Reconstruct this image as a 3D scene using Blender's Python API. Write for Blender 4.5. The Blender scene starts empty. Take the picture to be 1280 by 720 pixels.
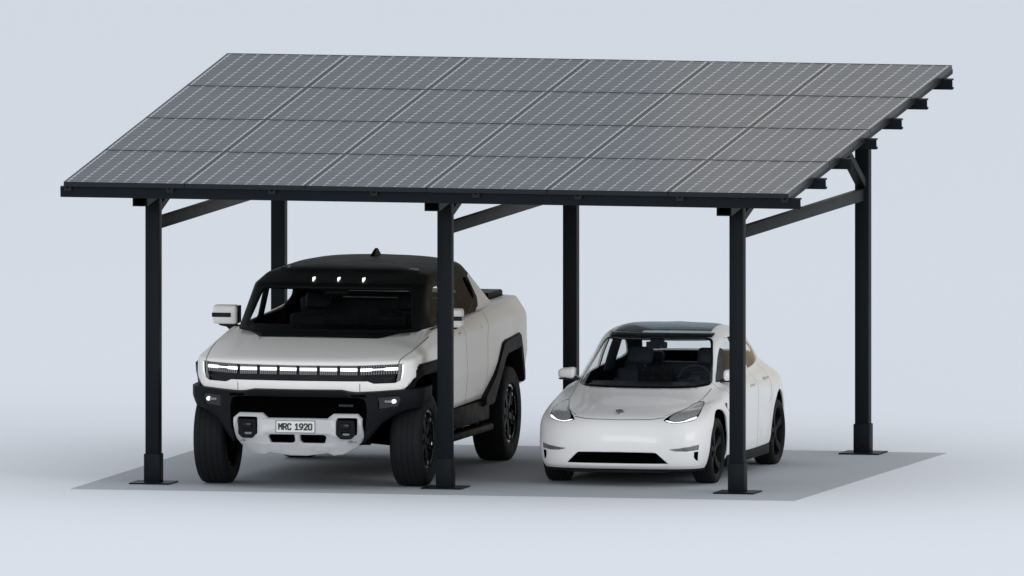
import bpy, bmesh, math, random
from math import sin, cos, pi, sqrt, radians
from mathutils import Vector, Matrix
random.seed(7)
S = bpy.context.scene
COL = S.collection

# ------------------------------------------------------------------ helpers
def tag(o, label=None, cat=None, group=None, kind=None):
    if label: o['label'] = label
    if cat: o['category'] = cat
    if group: o['group'] = group
    if kind: o['kind'] = kind
    return o

def empty(name, loc, label, cat, group=None):
    o = bpy.data.objects.new(name, None); COL.objects.link(o)
    o.location = loc; o.empty_display_size = .2
    return tag(o, label, cat, group)

def mk(name, bm, mats, parent=None, smooth=None, solid=None, loc=None, label=None):
    """link bm as ONE mesh object; smooth = angle in degrees; solid = inward thickness"""
    me = bpy.data.meshes.new(name)
    bm.normal_update()
    bm.to_mesh(me); bm.free()
    if not isinstance(mats, (list, tuple)): mats = [mats]
    for m in mats: me.materials.append(m)
    o = bpy.data.objects.new(name, me); COL.objects.link(o)
    if parent: o.parent = parent
    if loc: o.location = loc
    if smooth is not None:
        for p in me.polygons: p.use_smooth = True
        if smooth < 180: me.set_sharp_from_angle(angle=radians(smooth))
    if solid:
        md = o.modifiers.new('thickness', 'SOLIDIFY'); md.thickness = solid[0]; md.offset = -1
        if len(solid) > 1: md.material_offset = solid[1]
    if label: o['label'] = label
    return o

def grid_bm(P, close_u=False):
    """P[i][j] -> quads"""
    bm = bmesh.new()
    V = [[bm.verts.new(p) for p in row] for row in P]
    n, m = len(P), len(P[0])
    for i in range(n - (0 if close_u else 1)):
        for j in range(m - 1):
            q = [V[i][j], V[(i+1) % n][j], V[(i+1) % n][j+1], V[i][j+1]]
            try: bm.faces.new(q)
            except ValueError: pass
    return bm

def add_box(bm, lo, hi, bev=0, seg=2, mat=0, rot=None, piv=None):
    r = bmesh.ops.create_cube(bm, size=1)
    vs = r['verts']
    c = [(a+b)/2 for a, b in zip(lo, hi)]; s = [b-a for a, b in zip(lo, hi)]
    for v in vs: v.co = Vector((v.co.x*s[0]+c[0], v.co.y*s[1]+c[1], v.co.z*s[2]+c[2]))
    fs = list({f for v in vs for f in v.link_faces})
    if bev:
        es = list({e for v in vs for e in v.link_edges})
        rr = bmesh.ops.bevel(bm, geom=es, offset=bev, segments=seg, affect='EDGES', profile=.5)
        seen = set(); todo = [f for f in rr['faces']]
        while todo:
            f = todo.pop()
            if f in seen or not f.is_valid: continue
            seen.add(f)
            for e in f.edges: todo += list(e.link_faces)
        fs = list(seen)
    for f in fs: f.material_index = mat
    if rot is not None:
        vv = list({v for f in fs for v in f.verts})
        p = Vector(piv if piv else c)
        for v in vv: v.co = rot @ (v.co - p) + p
    return fs

def box(name, lo, hi, mat, parent=None, bev=0, seg=2, rot=None, piv=None, smooth=None, label=None):
    bm = bmesh.new(); add_box(bm, lo, hi, bev, seg, 0, rot, piv)
    return mk(name, bm, mat, parent, smooth=(40 if bev and smooth is None else smooth), label=label)

def add_prism(bm, poly, axis, a, b, mat=0):
    """poly 2D extruded along axis from a to b (no holes). axis 0: (y,z) 1: (x,z) 2: (x,y)"""
    def p3(p, t):
        if axis == 0: return (t, p[0], p[1])
        if axis == 1: return (p[0], t, p[1])
        return (p[0], p[1], t)
    A = [bm.verts.new(p3(p, a)) for p in poly]; B = [bm.verts.new(p3(p, b)) for p in poly]
    n = len(poly); fs = [bm.faces.new(A), bm.faces.new(B[::-1])]
    for i in range(n): fs.append(bm.faces.new([A[i], B[i], B[(i+1) % n], A[(i+1) % n]]))
    for f in fs: f.material_index = mat
    bmesh.ops.recalc_face_normals(bm, faces=fs)
    return fs

def prism(name, poly, axis, a, b, mat, parent=None, bev=0, smooth=None):
    bm = bmesh.new(); add_prism(bm, poly, axis, a, b)
    if bev: bmesh.ops.bevel(bm, geom=bm.edges[:], offset=bev, segments=2, affect='EDGES', profile=.5)
    return mk(name, bm, mat, parent, smooth=(35 if bev else smooth))

def add_tube(bm, pts, r, n=10, mat=0):
    pts = [Vector(p) for p in pts]; rings = []
    for i, p in enumerate(pts):
        d = (pts[min(i+1, len(pts)-1)] - pts[max(i-1, 0)]).normalized()
        up = Vector((0, 0, 1)) if abs(d.z) < .9 else Vector((1, 0, 0))
        a = d.cross(up).normalized(); b = d.cross(a)
        rr = r[i] if isinstance(r, (list, tuple)) else r
        rings.append([bm.verts.new(p + a*rr*cos(2*pi*k/n) + b*rr*sin(2*pi*k/n)) for k in range(n)])
    fs = []
    for i in range(len(rings)-1):
        for k in range(n): fs.append(bm.faces.new([rings[i][k], rings[i][(k+1) % n], rings[i+1][(k+1) % n], rings[i+1][k]]))
    fs.append(bm.faces.new(rings[0][::-1])); fs.append(bm.faces.new(rings[-1]))
    for f in fs: f.material_index = mat
    bmesh.ops.recalc_face_normals(bm, faces=fs)
    return fs

def lathe_bm(prof, n=64, closed=False):
    """profile (x, r) turned about the X axis"""
    P = [[(x, r*cos(2*pi*k/n), r*sin(2*pi*k/n)) for x, r in (prof + [prof[0]] if closed else prof)] for k in range(n)]
    bm = grid_bm(P, close_u=True)
    bmesh.ops.remove_doubles(bm, verts=bm.verts[:], dist=1e-6)
    bmesh.ops.recalc_face_normals(bm, faces=bm.faces[:])
    return bm

def plate(name, loops, depth, bev, mat, parent, M, label=None):
    """flat plate with holes (first loop outside), thickness 2*depth+2*bev, placed by matrix M (local xy -> place)"""
    cu = bpy.data.curves.new(name, 'CURVE'); cu.dimensions = '2D'; cu.fill_mode = 'BOTH'
    for lp in loops:
        sp = cu.splines.new('POLY'); sp.points.add(len(lp)-1); sp.use_cyclic_u = True
        for q, p in zip(sp.points, lp): q.co = (p[0], p[1], 0, 1)
    cu.extrude = depth; cu.bevel_depth = bev; cu.bevel_resolution = 1; cu.offset = -bev
    t = bpy.data.objects.new('t', cu); COL.objects.link(t)
    dg = bpy.context.evaluated_depsgraph_get()
    me = bpy.data.meshes.new_from_object(t.evaluated_get(dg))
    bpy.data.objects.remove(t); bpy.data.curves.remove(cu)
    me.transform(M)
    bm = bmesh.new(); bm.from_mesh(me); bpy.data.meshes.remove(me)
    bmesh.ops.remove_doubles(bm, verts=bm.verts[:], dist=1e-5)
    bmesh.ops.recalc_face_normals(bm, faces=bm.faces[:])
    for f in bm.faces: f.material_index = 0
    return mk(name, bm, mat, parent, smooth=30, label=label)

# local (x,y) of a plate -> world axes
M_XZ = Matrix(((1,0,0,0),(0,0,-1,0),(0,1,0,0),(0,0,0,1)))      # (x,y,d) -> (x,-d,y)
M_YZ = Matrix(((0,0,1,0),(1,0,0,0),(0,1,0,0),(0,0,0,1)))       # (x,y,d) -> (d,x,y)

def round_poly(pts, r, n=4):
    out = []; N = len(pts)
    for i in range(N):
        p = Vector(pts[i]); a = Vector(pts[i-1]); b = Vector(pts[(i+1) % N])
        rr = r[i] if isinstance(r, (list, tuple)) else r
        if rr <= 0: out.append(tuple(p)); continue
        la, lb = (a-p).length, (b-p).length
        t = min(rr, .49*la, .49*lb)
        A = p + (a-p)*t/la; B = p + (b-p)*t/lb
        for k in range(n+1):
            s = k/n; out.append(tuple(A*(1-s)**2 + p*2*s*(1-s) + B*s*s))
    return out

def inside(p, poly):
    c = False; n = len(poly); j = n-1
    for i in range(n):
        a, b = poly[i], poly[j]
        if (a[1] > p[1]) != (b[1] > p[1]) and p[0] < (b[0]-a[0])*(p[1]-a[1])/(b[1]-a[1])+a[0]: c = not c
        j = i
    return c

def cut(bm, poly, axes, ok):
    """split the faces accepted by ok() along a 2D outline projected on the two axes; returns the faces inside"""
    i0, i1 = axes
    n = len(poly)
    X0, X1 = min(p[0] for p in poly)-1e-4, max(p[0] for p in poly)+1e-4
    Y0, Y1 = min(p[1] for p in poly)-1e-4, max(p[1] for p in poly)+1e-4
    def bb(f):
        xs = [v.co[i0] for v in f.verts]; ys = [v.co[i1] for v in f.verts]
        return min(xs), max(xs), min(ys), max(ys)
    cand = {}
    for f in bm.faces:
        b = bb(f)
        if b[1] < X0 or b[0] > X1 or b[3] < Y0 or b[2] > Y1 or not ok(f): continue
        cand[f] = b
    for k in range(n):
        a, b = poly[k], poly[(k+1) % n]
        dx, dy = b[0]-a[0], b[1]-a[1]
        L = math.hypot(dx, dy)
        if L < 1e-6: continue
        lo = (min(a[0], b[0])-1e-4, min(a[1], b[1])-1e-4); hi = (max(a[0], b[0])+1e-4, max(a[1], b[1])+1e-4)
        fs = [f for f, q in cand.items() if not (q[1] < lo[0] or q[0] > hi[0] or q[3] < lo[1] or q[2] > hi[1])]
        if not fs: continue
        no = Vector((0, 0, 0)); no[i0] = -dy/L; no[i1] = dx/L
        co = Vector((0, 0, 0)); co[i0] = a[0]; co[i1] = a[1]
        g = set(fs)
        for f in fs: g.update(f.edges); g.update(f.verts)
        r = bmesh.ops.bisect_plane(bm, geom=list(g), dist=1e-6, plane_co=co, plane_no=no)
        for f in fs:
            if f.is_valid: f.normal_update(); cand[f] = bb(f)
            else: cand.pop(f, None)
        for f in r['geom']:
            if isinstance(f, bmesh.types.BMFace) and f not in cand: f.normal_update(); cand[f] = bb(f)
    res = []
    for f in cand:
        if not f.is_valid or not ok(f): continue
        c = f.calc_center_median()
        if inside((c[i0], c[i1]), poly): res.append(f)
    return res

def within(bm, poly, axes, ok):
    res = []
    for f in bm.faces:
        c = f.calc_center_median()
        if ok(f) and inside((c[axes[0]], c[axes[1]]), poly): res.append(f)
    return res

def smooth_closed(P, n=3):
    Q = [Vector((p[0], p[1], 0)) for p in P]
    return [(v.x, v.y) for v in crom([Q[-1]]+Q+[Q[0], Q[1]], n)[:-1]]

def take(bm, faces):
    """move faces into a new bmesh"""
    nb = bmesh.new(); mp = {}
    for f in faces:
        vs = []
        for v in f.verts:
            if v not in mp: mp[v] = nb.verts.new(v.co)
            vs.append(mp[v])
        nf = nb.faces.new(vs); nf.material_index = f.material_index; nf.smooth = True
    bmesh.ops.delete(bm, geom=faces, context='FACES')
    return nb

def ribbon(bm, pts, w, axes, ok, mat):
    """a thin groove line along a polyline: faces inside get material mat"""
    for a, b in zip(pts[:-1], pts[1:]):
        d = Vector((b[0]-a[0], b[1]-a[1])); L = d.length; d /= L; nn = Vector((-d.y, d.x))*w/2
        A = Vector(a)-d*w*.3; B = Vector(b)+d*w*.3
        for f in cut(bm, [tuple(A+nn), tuple(B+nn), tuple(B-nn), tuple(A-nn)], axes, ok): f.material_index = mat

def crom(pts, n):
    """centripetal Catmull-Rom through pts[1..-2]; n samples per segment"""
    out = []
    for i in range(1, len(pts)-2):
        p0, p1, p2, p3 = pts[i-1], pts[i], pts[i+1], pts[i+2]
        t0 = 0; t1 = t0+max((p1-p0).length, 1e-5)**.5; t2 = t1+max((p2-p1).length, 1e-5)**.5; t3 = t2+max((p3-p2).length, 1e-5)**.5
        for k in range(n):
            t = t1+(t2-t1)*k/n
            a1 = p0*((t1-t)/(t1-t0))+p1*((t-t0)/(t1-t0)); a2 = p1*((t2-t)/(t2-t1))+p2*((t-t1)/(t2-t1)); a3 = p2*((t3-t)/(t3-t2))+p3*((t-t2)/(t3-t2))
            b1 = a1*((t2-t)/(t2-t0))+a2*((t-t0)/(t2-t0)); b2 = a2*((t3-t)/(t3-t1))+a3*((t-t1)/(t3-t1))
            out.append(b1*((t2-t)/(t2-t1))+b2*((t-t1)/(t2-t1)))
    out.append(pts[-2].copy())
    return out

def rpoly(pts, r, m, k):
    """polyline with rounded corners, fixed sample count: m per straight, k per corner"""
    out = [pts[0].copy()]; N = len(pts); ends = []
    for i in range(1, N-1):
        a, p, b = pts[i-1], pts[i], pts[i+1]
        la, lb = (a-p).length, (b-p).length; rr = r[i] if isinstance(r, (list, tuple)) else r
        ends.append((p+(a-p)*min(.48, rr/max(la, 1e-6)), p, p+(b-p)*min(.48, rr/max(lb, 1e-6))))
    cur = pts[0]
    for A, p, B in ends:
        for j in range(1, m+1): out.append(cur.lerp(A, j/m))
        for j in range(1, k+1):
            s = j/k; out.append(A*(1-s)**2+p*2*s*(1-s)+B*s*s)
        cur = B
    for j in range(1, m+1): out.append(cur.lerp(pts[-1], j/m))
    return out

def V3(t): return Vector(t)
def mirx(v): return Vector((-v.x, v.y, v.z))

def shell(half):
    """half grid (rings x columns, x>=0) -> full mirrored shell, normals outward"""
    P = []
    for row in half:
        P.append([mirx(v) for v in row[::-1][:-1]] + row)
    bm = grid_bm(P)
    bmesh.ops.remove_doubles(bm, verts=bm.verts[:], dist=2e-4)
    bmesh.ops.dissolve_degenerate(bm, edges=bm.edges[:], dist=1e-5)
    bm.normal_update()
    s = sum(f.normal.x*f.calc_area() for f in bm.faces if f.calc_center_median().x > .6)
    if s < 0: bmesh.ops.reverse_faces(bm, faces=bm.faces[:])
    bm.normal_update()
    return bm

# ------------------------------------------------------------------ materials
def nodes(name):
    m = bpy.data.materials.new(name); m.use_nodes = True
    nt = m.node_tree; return m, nt, nt.nodes['Principled BSDF']

def pbr(name, col, rough=.5, metal=0, coat=0, spec=.5, noise=0, nscale=20, bump=0, bscale=200):
    m, nt, b = nodes(name)
    b.inputs['Base Color'].default_value = (*col, 1); b.inputs['Roughness'].default_value = rough
    b.inputs['Metallic'].default_value = metal; b.inputs['Coat Weight'].default_value = coat
    b.inputs['Coat Roughness'].default_value = .04; b.inputs['Specular IOR Level'].default_value = spec
    tc = nt.nodes.new('ShaderNodeTexCoord')
    if noise:
        n = nt.nodes.new('ShaderNodeTexNoise'); n.inputs['Scale'].default_value = nscale; n.inputs['Detail'].default_value = 5
        mr = nt.nodes.new('ShaderNodeMapRange'); mr.inputs[3].default_value = max(0, rough-noise); mr.inputs[4].default_value = min(1, rough+noise)
        mr.inputs[1].default_value = .3; mr.inputs[2].default_value = .7
        nt.links.new(tc.outputs['Object'], n.inputs['Vector']); nt.links.new(n.outputs[0], mr.inputs[0]); nt.links.new(mr.outputs[0], b.inputs['Roughness'])
    if bump:
        n = nt.nodes.new('ShaderNodeTexNoise'); n.inputs['Scale'].default_value = bscale; n.inputs['Detail'].default_value = 3
        bp = nt.nodes.new('ShaderNodeBump'); bp.inputs['Strength'].default_value = bump; bp.inputs['Distance'].default_value = .002
        nt.links.new(tc.outputs['Object'], n.inputs['Vector']); nt.links.new(n.outputs[0], bp.inputs['Height']); nt.links.new(bp.outputs[0], b.inputs['Normal'])
    return m

def emit(name, col, st):
    m, nt, b = nodes(name)
    b.inputs['Base Color'].default_value = (.8, .8, .8, 1); b.inputs['Emission Color'].default_value = (*col, 1); b.inputs['Emission Strength'].default_value = st
    return m

def glass(name, tint, refl=.9):
    m = bpy.data.materials.new(name); m.use_nodes = True; nt = m.node_tree; nt.nodes.clear()
    o = nt.nodes.new('ShaderNodeOutputMaterial'); mx = nt.nodes.new('ShaderNodeMixShader')
    t = nt.nodes.new('ShaderNodeBsdfTransparent'); t.inputs[0].default_value = (*tint, 1)
    g = nt.nodes.new('ShaderNodeBsdfGlossy'); g.inputs['Roughness'].default_value = .02; g.inputs[0].default_value = (.95, .97, 1, 1)
    ge = nt.nodes.new('ShaderNodeNewGeometry'); dt = nt.nodes.new('ShaderNodeVectorMath'); dt.operation = 'DOT_PRODUCT'
    nt.links.new(ge.outputs['Incoming'], dt.inputs[0]); nt.links.new(ge.outputs['Normal'], dt.inputs[1])
    def mm(op, a, b):
        n = nt.nodes.new('ShaderNodeMath'); n.operation = op
        for k, v in enumerate((a, b)):
            if isinstance(v, (int, float)): n.inputs[k].default_value = v
            else: nt.links.new(v, n.inputs[k])
        return n.outputs[0]
    c = mm('ABSOLUTE', dt.outputs['Value'], 0)              # Schlick reflectance, the same from both sides of the pane
    fr = mm('MULTIPLY', mm('ADD', mm('MULTIPLY', mm('POWER', mm('SUBTRACT', 1, c), 5), .96), .04), refl)
    nt.links.new(fr, mx.inputs[0]); nt.links.new(t.outputs[0], mx.inputs[1]); nt.links.new(g.outputs[0], mx.inputs[2])
    nt.links.new(mx.outputs[0], o.inputs[0])
    return m

M = {}
M['steel'] = pbr('anthracite_powder_coat', (.0070, .0090, .0115), .5, noise=.02, nscale=6, bump=.08, bscale=600, spec=.08)
M['frame'] = pbr('black_anodised_rail', (.011, .012, .014), .5, spec=.12, noise=.04, nscale=9)
M['pframe'] = pbr('grey_anodised_frame', (.012, .014, .017), .35, spec=.16, noise=.03, nscale=9)
M['pearl'] = pbr('pearl_white_paint', (.785, .766, .737), .45, coat=.12, spec=.2, noise=.03, nscale=3)
M['white'] = pbr('white_paint', (.82, .812, .805), .40, coat=.25, spec=.25, noise=.03, nscale=3)
M['plastic'] = pbr('black_grained_plastic', (.0065, .0075, .009), .55, noise=.06, nscale=12, bump=.15, bscale=700, spec=.10)
M['gloss'] = pbr('black_gloss', (.004, .005, .006), .2, noise=.03, nscale=5, spec=.22)
M['roofb'] = pbr('black_roof_coat', (.006, .008, .0075), .58, noise=.04, nscale=5, spec=.10)
M['void'] = pbr('black_void', (.0015, .0015, .0018), .9, spec=.0, noise=.02)
M['trim'] = pbr('dark_interior_trim', (.005, .0055, .0065), .7, noise=.08, nscale=15, spec=.06)
M['seat'] = pbr('dark_seat_leather', (.009, .0095, .012), .6, noise=.08, nscale=15, bump=.1, bscale=400, spec=.1)
M['rubber'] = pbr('tyre_rubber', (.0095, .0105, .012), .65, noise=.08, nscale=14, bump=.25, bscale=300, spec=.12)
M['rim'] = pbr('black_alloy', (.006, .0068, .008), .4, noise=.05, nscale=12, spec=.08)
M['silver'] = pbr('brushed_silver', (.55, .56, .58), .3, metal=.9, noise=.08, nscale=20)
M['groove'] = pbr('panel_gap_dark', (.10, .10, .10), .8, noise=.05)  # flat dark lines drawn in place of recessed panel gaps
M['skid'] = pbr('satin_silver_white', (.46, .465, .47), .42, coat=.15, noise=.05, nscale=6)
M['plate'] = pbr('plate_white', (.66, .65, .63), .45, noise=.05, nscale=40)
M['ink'] = pbr('plate_ink', (.01, .01, .012), .5, noise=.04)
M['lampgrey'] = pbr('lamp_grey_reflector', (.20, .205, .21), .25, metal=.4, noise=.15, nscale=35)
M['rib'] = pbr('lamp_rib_grey', (.17, .175, .185), .35, metal=.2, noise=.05)
M['red'] = pbr('red_brake_caliper', (.35, .01, .015), .4, noise=.05)
M['led'] = emit('white_led', (1, .99, .97), .95)
M['foghouse'] = pbr('fog_lamp_housing', (.03, .032, .036), .4, spec=.2, noise=.05)
M['marker'] = emit('marker_lamp_white', (1, .98, .95), 1.0)
M['lens'] = emit('white_lamp_lens', (1, .99, .97), .45)
M['glassr'] = glass('green_tinted_roof_glass', (.34, .41, .425), .25)
M['lamplens'] = pbr('headlight_lens_grey', (.30, .305, .31), .3, coat=.5, noise=.2, nscale=60, bump=.4, bscale=60)
M['cabin'] = pbr('charcoal_cabin_trim', (.024, .028, .037), .6, noise=.08, nscale=15, spec=.1)
M['emblem'] = pbr('dark_chrome_emblem', (.25, .25, .26), .3, metal=.6, noise=.05)
M['glass'] = glass('clear_window_glass', (.95, .965, .96), .5)
M['glassside'] = glass('side_window_glass', (.95, .96, .95), .75)
M['glassd'] = glass('tinted_window_glass', (.95, .96, .95), .14)
M['lampglass'] = glass('lamp_glass', (.9, .92, .93), .9)

# solar cells: 8 x 12 pseudo-square cells with white backsheet showing at gaps and clipped corners (Object space, metres)
PW, PD = 1.134, 1.6785
def cells():
    m, nt, b = nodes('solar_cells'); N = nt.nodes.new; Lk = nt.links.new
    tc = N('ShaderNodeTexCoord'); sp = N('ShaderNodeSeparateXYZ'); Lk(tc.outputs['Object'], sp.inputs[0])
    def math_(op, a, b_=None, c=None):
        n = N('ShaderNodeMath'); n.operation = op
        for i, v in enumerate((a, b_, c)):
            if v is None: continue
            if isinstance(v, (int, float)): n.inputs[i].default_value = v
            else: Lk(v, n.inputs[i])
        return n.outputs[0]
    mg = .034
    px, py = (PW-2*mg)/8, (PD-2*mg)/12
    def dist(o, p):
        t = math_('DIVIDE', math_('SUBTRACT', o, mg), p)
        fr = math_('FRACT', t)
        return math_('MULTIPLY', math_('MINIMUM', fr, math_('SUBTRACT', 1, fr)), p)
    dx, dy = dist(sp.outputs[0], px), dist(sp.outputs[1], py)
    gx = math_('LESS_THAN', dx, .0030); gy = math_('LESS_THAN', dy, .0030)
    dm = math_('LESS_THAN', math_('ADD', dx, math_('MULTIPLY', dy, .8)), .021)
    eg = math_('MINIMUM', math_('ABSOLUTE', math_('SUBTRACT', sp.outputs[0], mg-.004)), math_('ABSOLUTE', math_('SUBTRACT', sp.outputs[0], PW-mg+.004)))
    gx = math_('MAXIMUM', gx, math_('LESS_THAN', eg, .0065))
    mask = math_('MAXIMUM', math_('MAXIMUM', gx, math_('MULTIPLY', gy, .55)), dm)
    # thin conductor fingers running across each cell
    fg = math_('LESS_THAN', math_('FRACT', math_('DIVIDE', sp.outputs[1], py/4)), .16)
    n = N('ShaderNodeTexNoise'); n.inputs['Scale'].default_value = 2.3; Lk(tc.outputs['Object'], n.inputs['Vector'])
    # each cell its own slightly different silicon tone
    cx = math_('FLOOR', math_('DIVIDE', math_('SUBTRACT', sp.outputs[0], mg), px)); cy = math_('FLOOR', math_('DIVIDE', math_('SUBTRACT', sp.outputs[1], mg), py))
    cb = N('ShaderNodeCombineXYZ'); Lk(cx, cb.inputs[0]); Lk(cy, cb.inputs[1])
    oi = N('ShaderNodeObjectInfo'); Lk(oi.outputs['Random'], cb.inputs[2])
    wn = N('ShaderNodeTexWhiteNoise'); Lk(cb.outputs[0], wn.inputs['Vector'])
    c1 = N('ShaderNodeMix'); c1.data_type = 'RGBA'; c1.inputs[6].default_value = (.010, .017, .025, 1); c1.inputs[7].default_value = (.019, .027, .036, 1); Lk(wn.outputs[0], c1.inputs[0])
    c2 = N('ShaderNodeMix'); c2.data_type = 'RGBA'; c2.inputs[7].default_value = (.12, .125, .13, 1); Lk(math_('MULTIPLY', fg, .4), c2.inputs[0]); Lk(c1.outputs[2], c2.inputs[6])
    c3 = N('ShaderNodeMix'); c3.data_type = 'RGBA'; c3.inputs[7].default_value = (.35, .37, .39, 1); Lk(mask, c3.inputs[0]); Lk(c2.outputs[2], c3.inputs[6])
    Lk(c3.outputs[2], b.inputs['Base Color'])
    b.inputs['Roughness'].default_value = .32; b.inputs['Specular IOR Level'].default_value = .11
    return m
M['cells'] = cells()

def ground_mat(name, c1, c2, rough, sc, bump=.0):
    m, nt, b = nodes(name); N = nt.nodes.new
    tc = N('ShaderNodeTexCoord'); n = N('ShaderNodeTexNoise'); n.inputs['Scale'].default_value = sc; n.inputs['Detail'].default_value = 6
    mx = N('ShaderNodeMix'); mx.data_type = 'RGBA'; mx.inputs[6].default_value = (*c1, 1); mx.inputs[7].default_value = (*c2, 1)
    nt.links.new(tc.outputs['Object'], n.inputs['Vector']); nt.links.new(n.outputs[0], mx.inputs[0]); nt.links.new(mx.outputs[2], b.inputs['Base Color'])
    b.inputs['Roughness'].default_value = rough; b.inputs['Specular IOR Level'].default_value = 0
    return m
M['ground'] = ground_mat('pale_studio_floor', (.772, .795, .824), (.777, .80, .829), 1, .15)
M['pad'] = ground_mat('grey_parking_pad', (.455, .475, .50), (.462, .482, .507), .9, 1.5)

# ------------------------------------------------------------------ setting
def plane(name, x0, x1, y0, y1, z, mat):
    bm = bmesh.new(); bm.faces.new([bm.verts.new(p) for p in ((x0, y0, z), (x1, y0, z), (x1, y1, z), (x0, y1, z))])
    return tag(mk(name, bm, mat), kind='structure')
plane('ground', -160, 160, -120, 260, -.004, M['ground'])
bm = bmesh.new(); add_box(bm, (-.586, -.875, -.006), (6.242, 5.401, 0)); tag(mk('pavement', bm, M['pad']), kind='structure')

# ------------------------------------------------------------------ carport
PX = (0, 2.753, 5.507); PY = (0, 5.158)
TAN = .1058; ANG = math.atan(TAN)
def roof_z(y): return 2.849 + (y+1.13)*TAN          # top of the panels
carport = empty('carport', (0, 0, 0), 'dark grey steel carport frame of six posts carrying the sloped solar roof', 'carport')
PT = .045                                             # panel thickness
def purlin_top(y): return roof_z(y) - PT - .012
PH = .096
PUR = [-1.045 + i*1.04 for i in range(7)]
w = .0645
for X in PX:
    for Y in PY:
        ztop = purlin_top(Y) - PH - .02
        bm = bmesh.new(); add_box(bm, (X-w, Y-w, .01), (X+w, Y+w, ztop), .006, 2)
        po = mk('post', bm, M['steel'], carport, smooth=40)
        box('post_sleeve', (X-w-.011, Y-w-.011, .012), (X+w+.011, Y+w+.011, .275), M['steel'], po, .004)
        bm = bmesh.new(); add_box(bm, (X-.19, Y-.19, 0.001), (X+.19, Y+.19, .014), .003, 1)
        mk('base_plate', bm, M['steel'], po)
    # tie beam front post to rear post
    box('tie_beam', (X-.03, PY[0]+w+.001, 2.335), (X+.03, PY[1]-w-.001, 2.445), M['steel'], carport, .004)
    # sloped rafter: hollow square tube over the posts
    y0, y1 = -.56, 5.62
    bm = bmesh.new(); h = .165; hw = .07
    def rz(y): return purlin_top(y) - PH - .001
    def ring(y, a, t): return [(X-a, y, rz(y)-t), (X+a, y, rz(y)-t), (X+a, y, rz(y)-h+t), (X-a, y, rz(y)-h+t)]
    A = [bm.verts.new(p) for p in ring(y0, hw, 0)]; B = [bm.verts.new(p) for p in ring(y1, hw, 0)]
    C = [bm.verts.new(p) for p in ring(y0, hw-.012, .012)]; D = [bm.verts.new(p) for p in ring(y1, hw-.012, .012)]
    for i in range(4):
        j = (i+1) % 4
        bm.faces.new([A[i], B[i], B[j], A[j]]); bm.faces.new([C[i], C[j], D[j], D[i]]); bm.faces.new([A[i], A[j], C[j], C[i]]); bm.faces.new([B[i], D[i], D[j], B[j]])
    bmesh.ops.recalc_face_normals(bm, faces=bm.faces[:])
    mk('rafter', bm, M['steel'], carport)
    # knee braces
    def brace(ya, za, yb, zb):
        d = Vector((0, yb-ya, zb-za)); L = d.length; a = math.atan2(zb-za, yb-ya)
        bm = bmesh.new(); add_box(bm, (X-.045, 0, -.036), (X+.045, L, .036), .004, 1, rot=Matrix.Rotation(a, 3, 'X'), piv=(X, 0, 0))
        bmesh.ops.translate(bm, verts=bm.verts[:], vec=(0, ya, za)); return bm
    mk('knee_brace', brace(w-.01, 2.515, 1.05, 2.765), M['steel'], carport, smooth=40)
    mk('knee_brace', brace(PY[1]-w+.01, 2.48, 3.95, 3.06), M['steel'], carport, smooth=40)
    box('gusset_plate', (X-.05, PY[1]-w-.013, 2.285), (X+.05, PY[1]-w-.001, 2.62), M['steel'], carport, .002)
    box('gusset_plate', (X-.05, PY[0]+w+.001, 2.285), (X+.05, PY[0]+w+.013, 2.50), M['steel'], carport, .002)
for y in PUR:
    zt = purlin_top(y); x0, x1 = -.634, 6.345; t = .012
    poly = [(-.03, 0), (.03, 0), (.03, -.016), (.022, -.016), (.022, -t*.6), (-.018, -t*.6), (-.018, -PH+t*.6), (.022, -PH+t*.6), (.022, -PH+.016), (.03, -PH+.016), (.03, -PH), (-.03, -PH)]
    c, s_ = cos(ANG), sin(ANG)
    bm = bmesh.new(); add_prism(bm, [(y+c*p-s_*q, zt+s_*p+c*q) for p, q in poly], 0, x0, x1)
    mk('purlin', bm, M['steel'], carport)
RX = [-.555 + i*.9625 for i in range(7)] + [6.208]
for x in RX:
    bm = bmesh.new(); ya, yb = -1.118, 5.64
    def zz(y): return roof_z(y)-PT-.001
    a = .034
    pr = [(-a, 0), (-a+.02, 0), (-a+.02, -.012), (a-.02, -.012), (a-.02, 0), (a, 0), (a, -.042), (-a, -.042)]
    A = [bm.verts.new((x+p, ya, zz(ya)+q)) for p, q in pr]; B = [bm.verts.new((x+p, yb, zz(yb)+q)) for p, q in pr]
    n = len(pr); bm.faces.new(A); bm.faces.new(B[::-1])
    for i in range(n): bm.faces.new([A[i], B[i], B[(i+1) % n], A[(i+1) % n]])
    bmesh.ops.recalc_face_normals(bm, faces=bm.faces[:])
    mk('mounting_rail', bm, M['frame'], carport)

# ------------------------------------------------------------------ solar panels
PITX = 6.842/6; PITY = 1.6935
def panel_parts():
    root = bpy.data.objects.new('solar_panel', None); COL.objects.link(root); root.empty_display_size = .2
    bm = bmesh.new(); b = .017
    for lo, hi in (((0, 0, -PT), (PW, b, 0)), ((0, PD-b, -PT), (PW, PD, 0)), ((0, b+.0005, -PT), (b, PD-b-.0005, 0)), ((PW-b, b+.0005, -PT), (PW, PD-b-.0005, 0))):
        add_box(bm, lo, hi, .0015, 1)
    fr = mk('frame', bm, M['pframe'], root)
    bm = bmesh.new(); add_box(bm, (b, b, -.012), (PW-b, PD-b, -.003))
    gl = mk('cell_sheet', bm, M['cells'], root)
    return root, [fr, gl]
proto, pk = panel_parts()
ROWN = ['lowest front row', 'second row from the front', 'third row from the front', 'topmost back row']
COLN = ['at the left end of', 'second from the left in', 'third from the left in', 'third from the right in', 'second from the right in', 'at the right end of']
first = True
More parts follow.
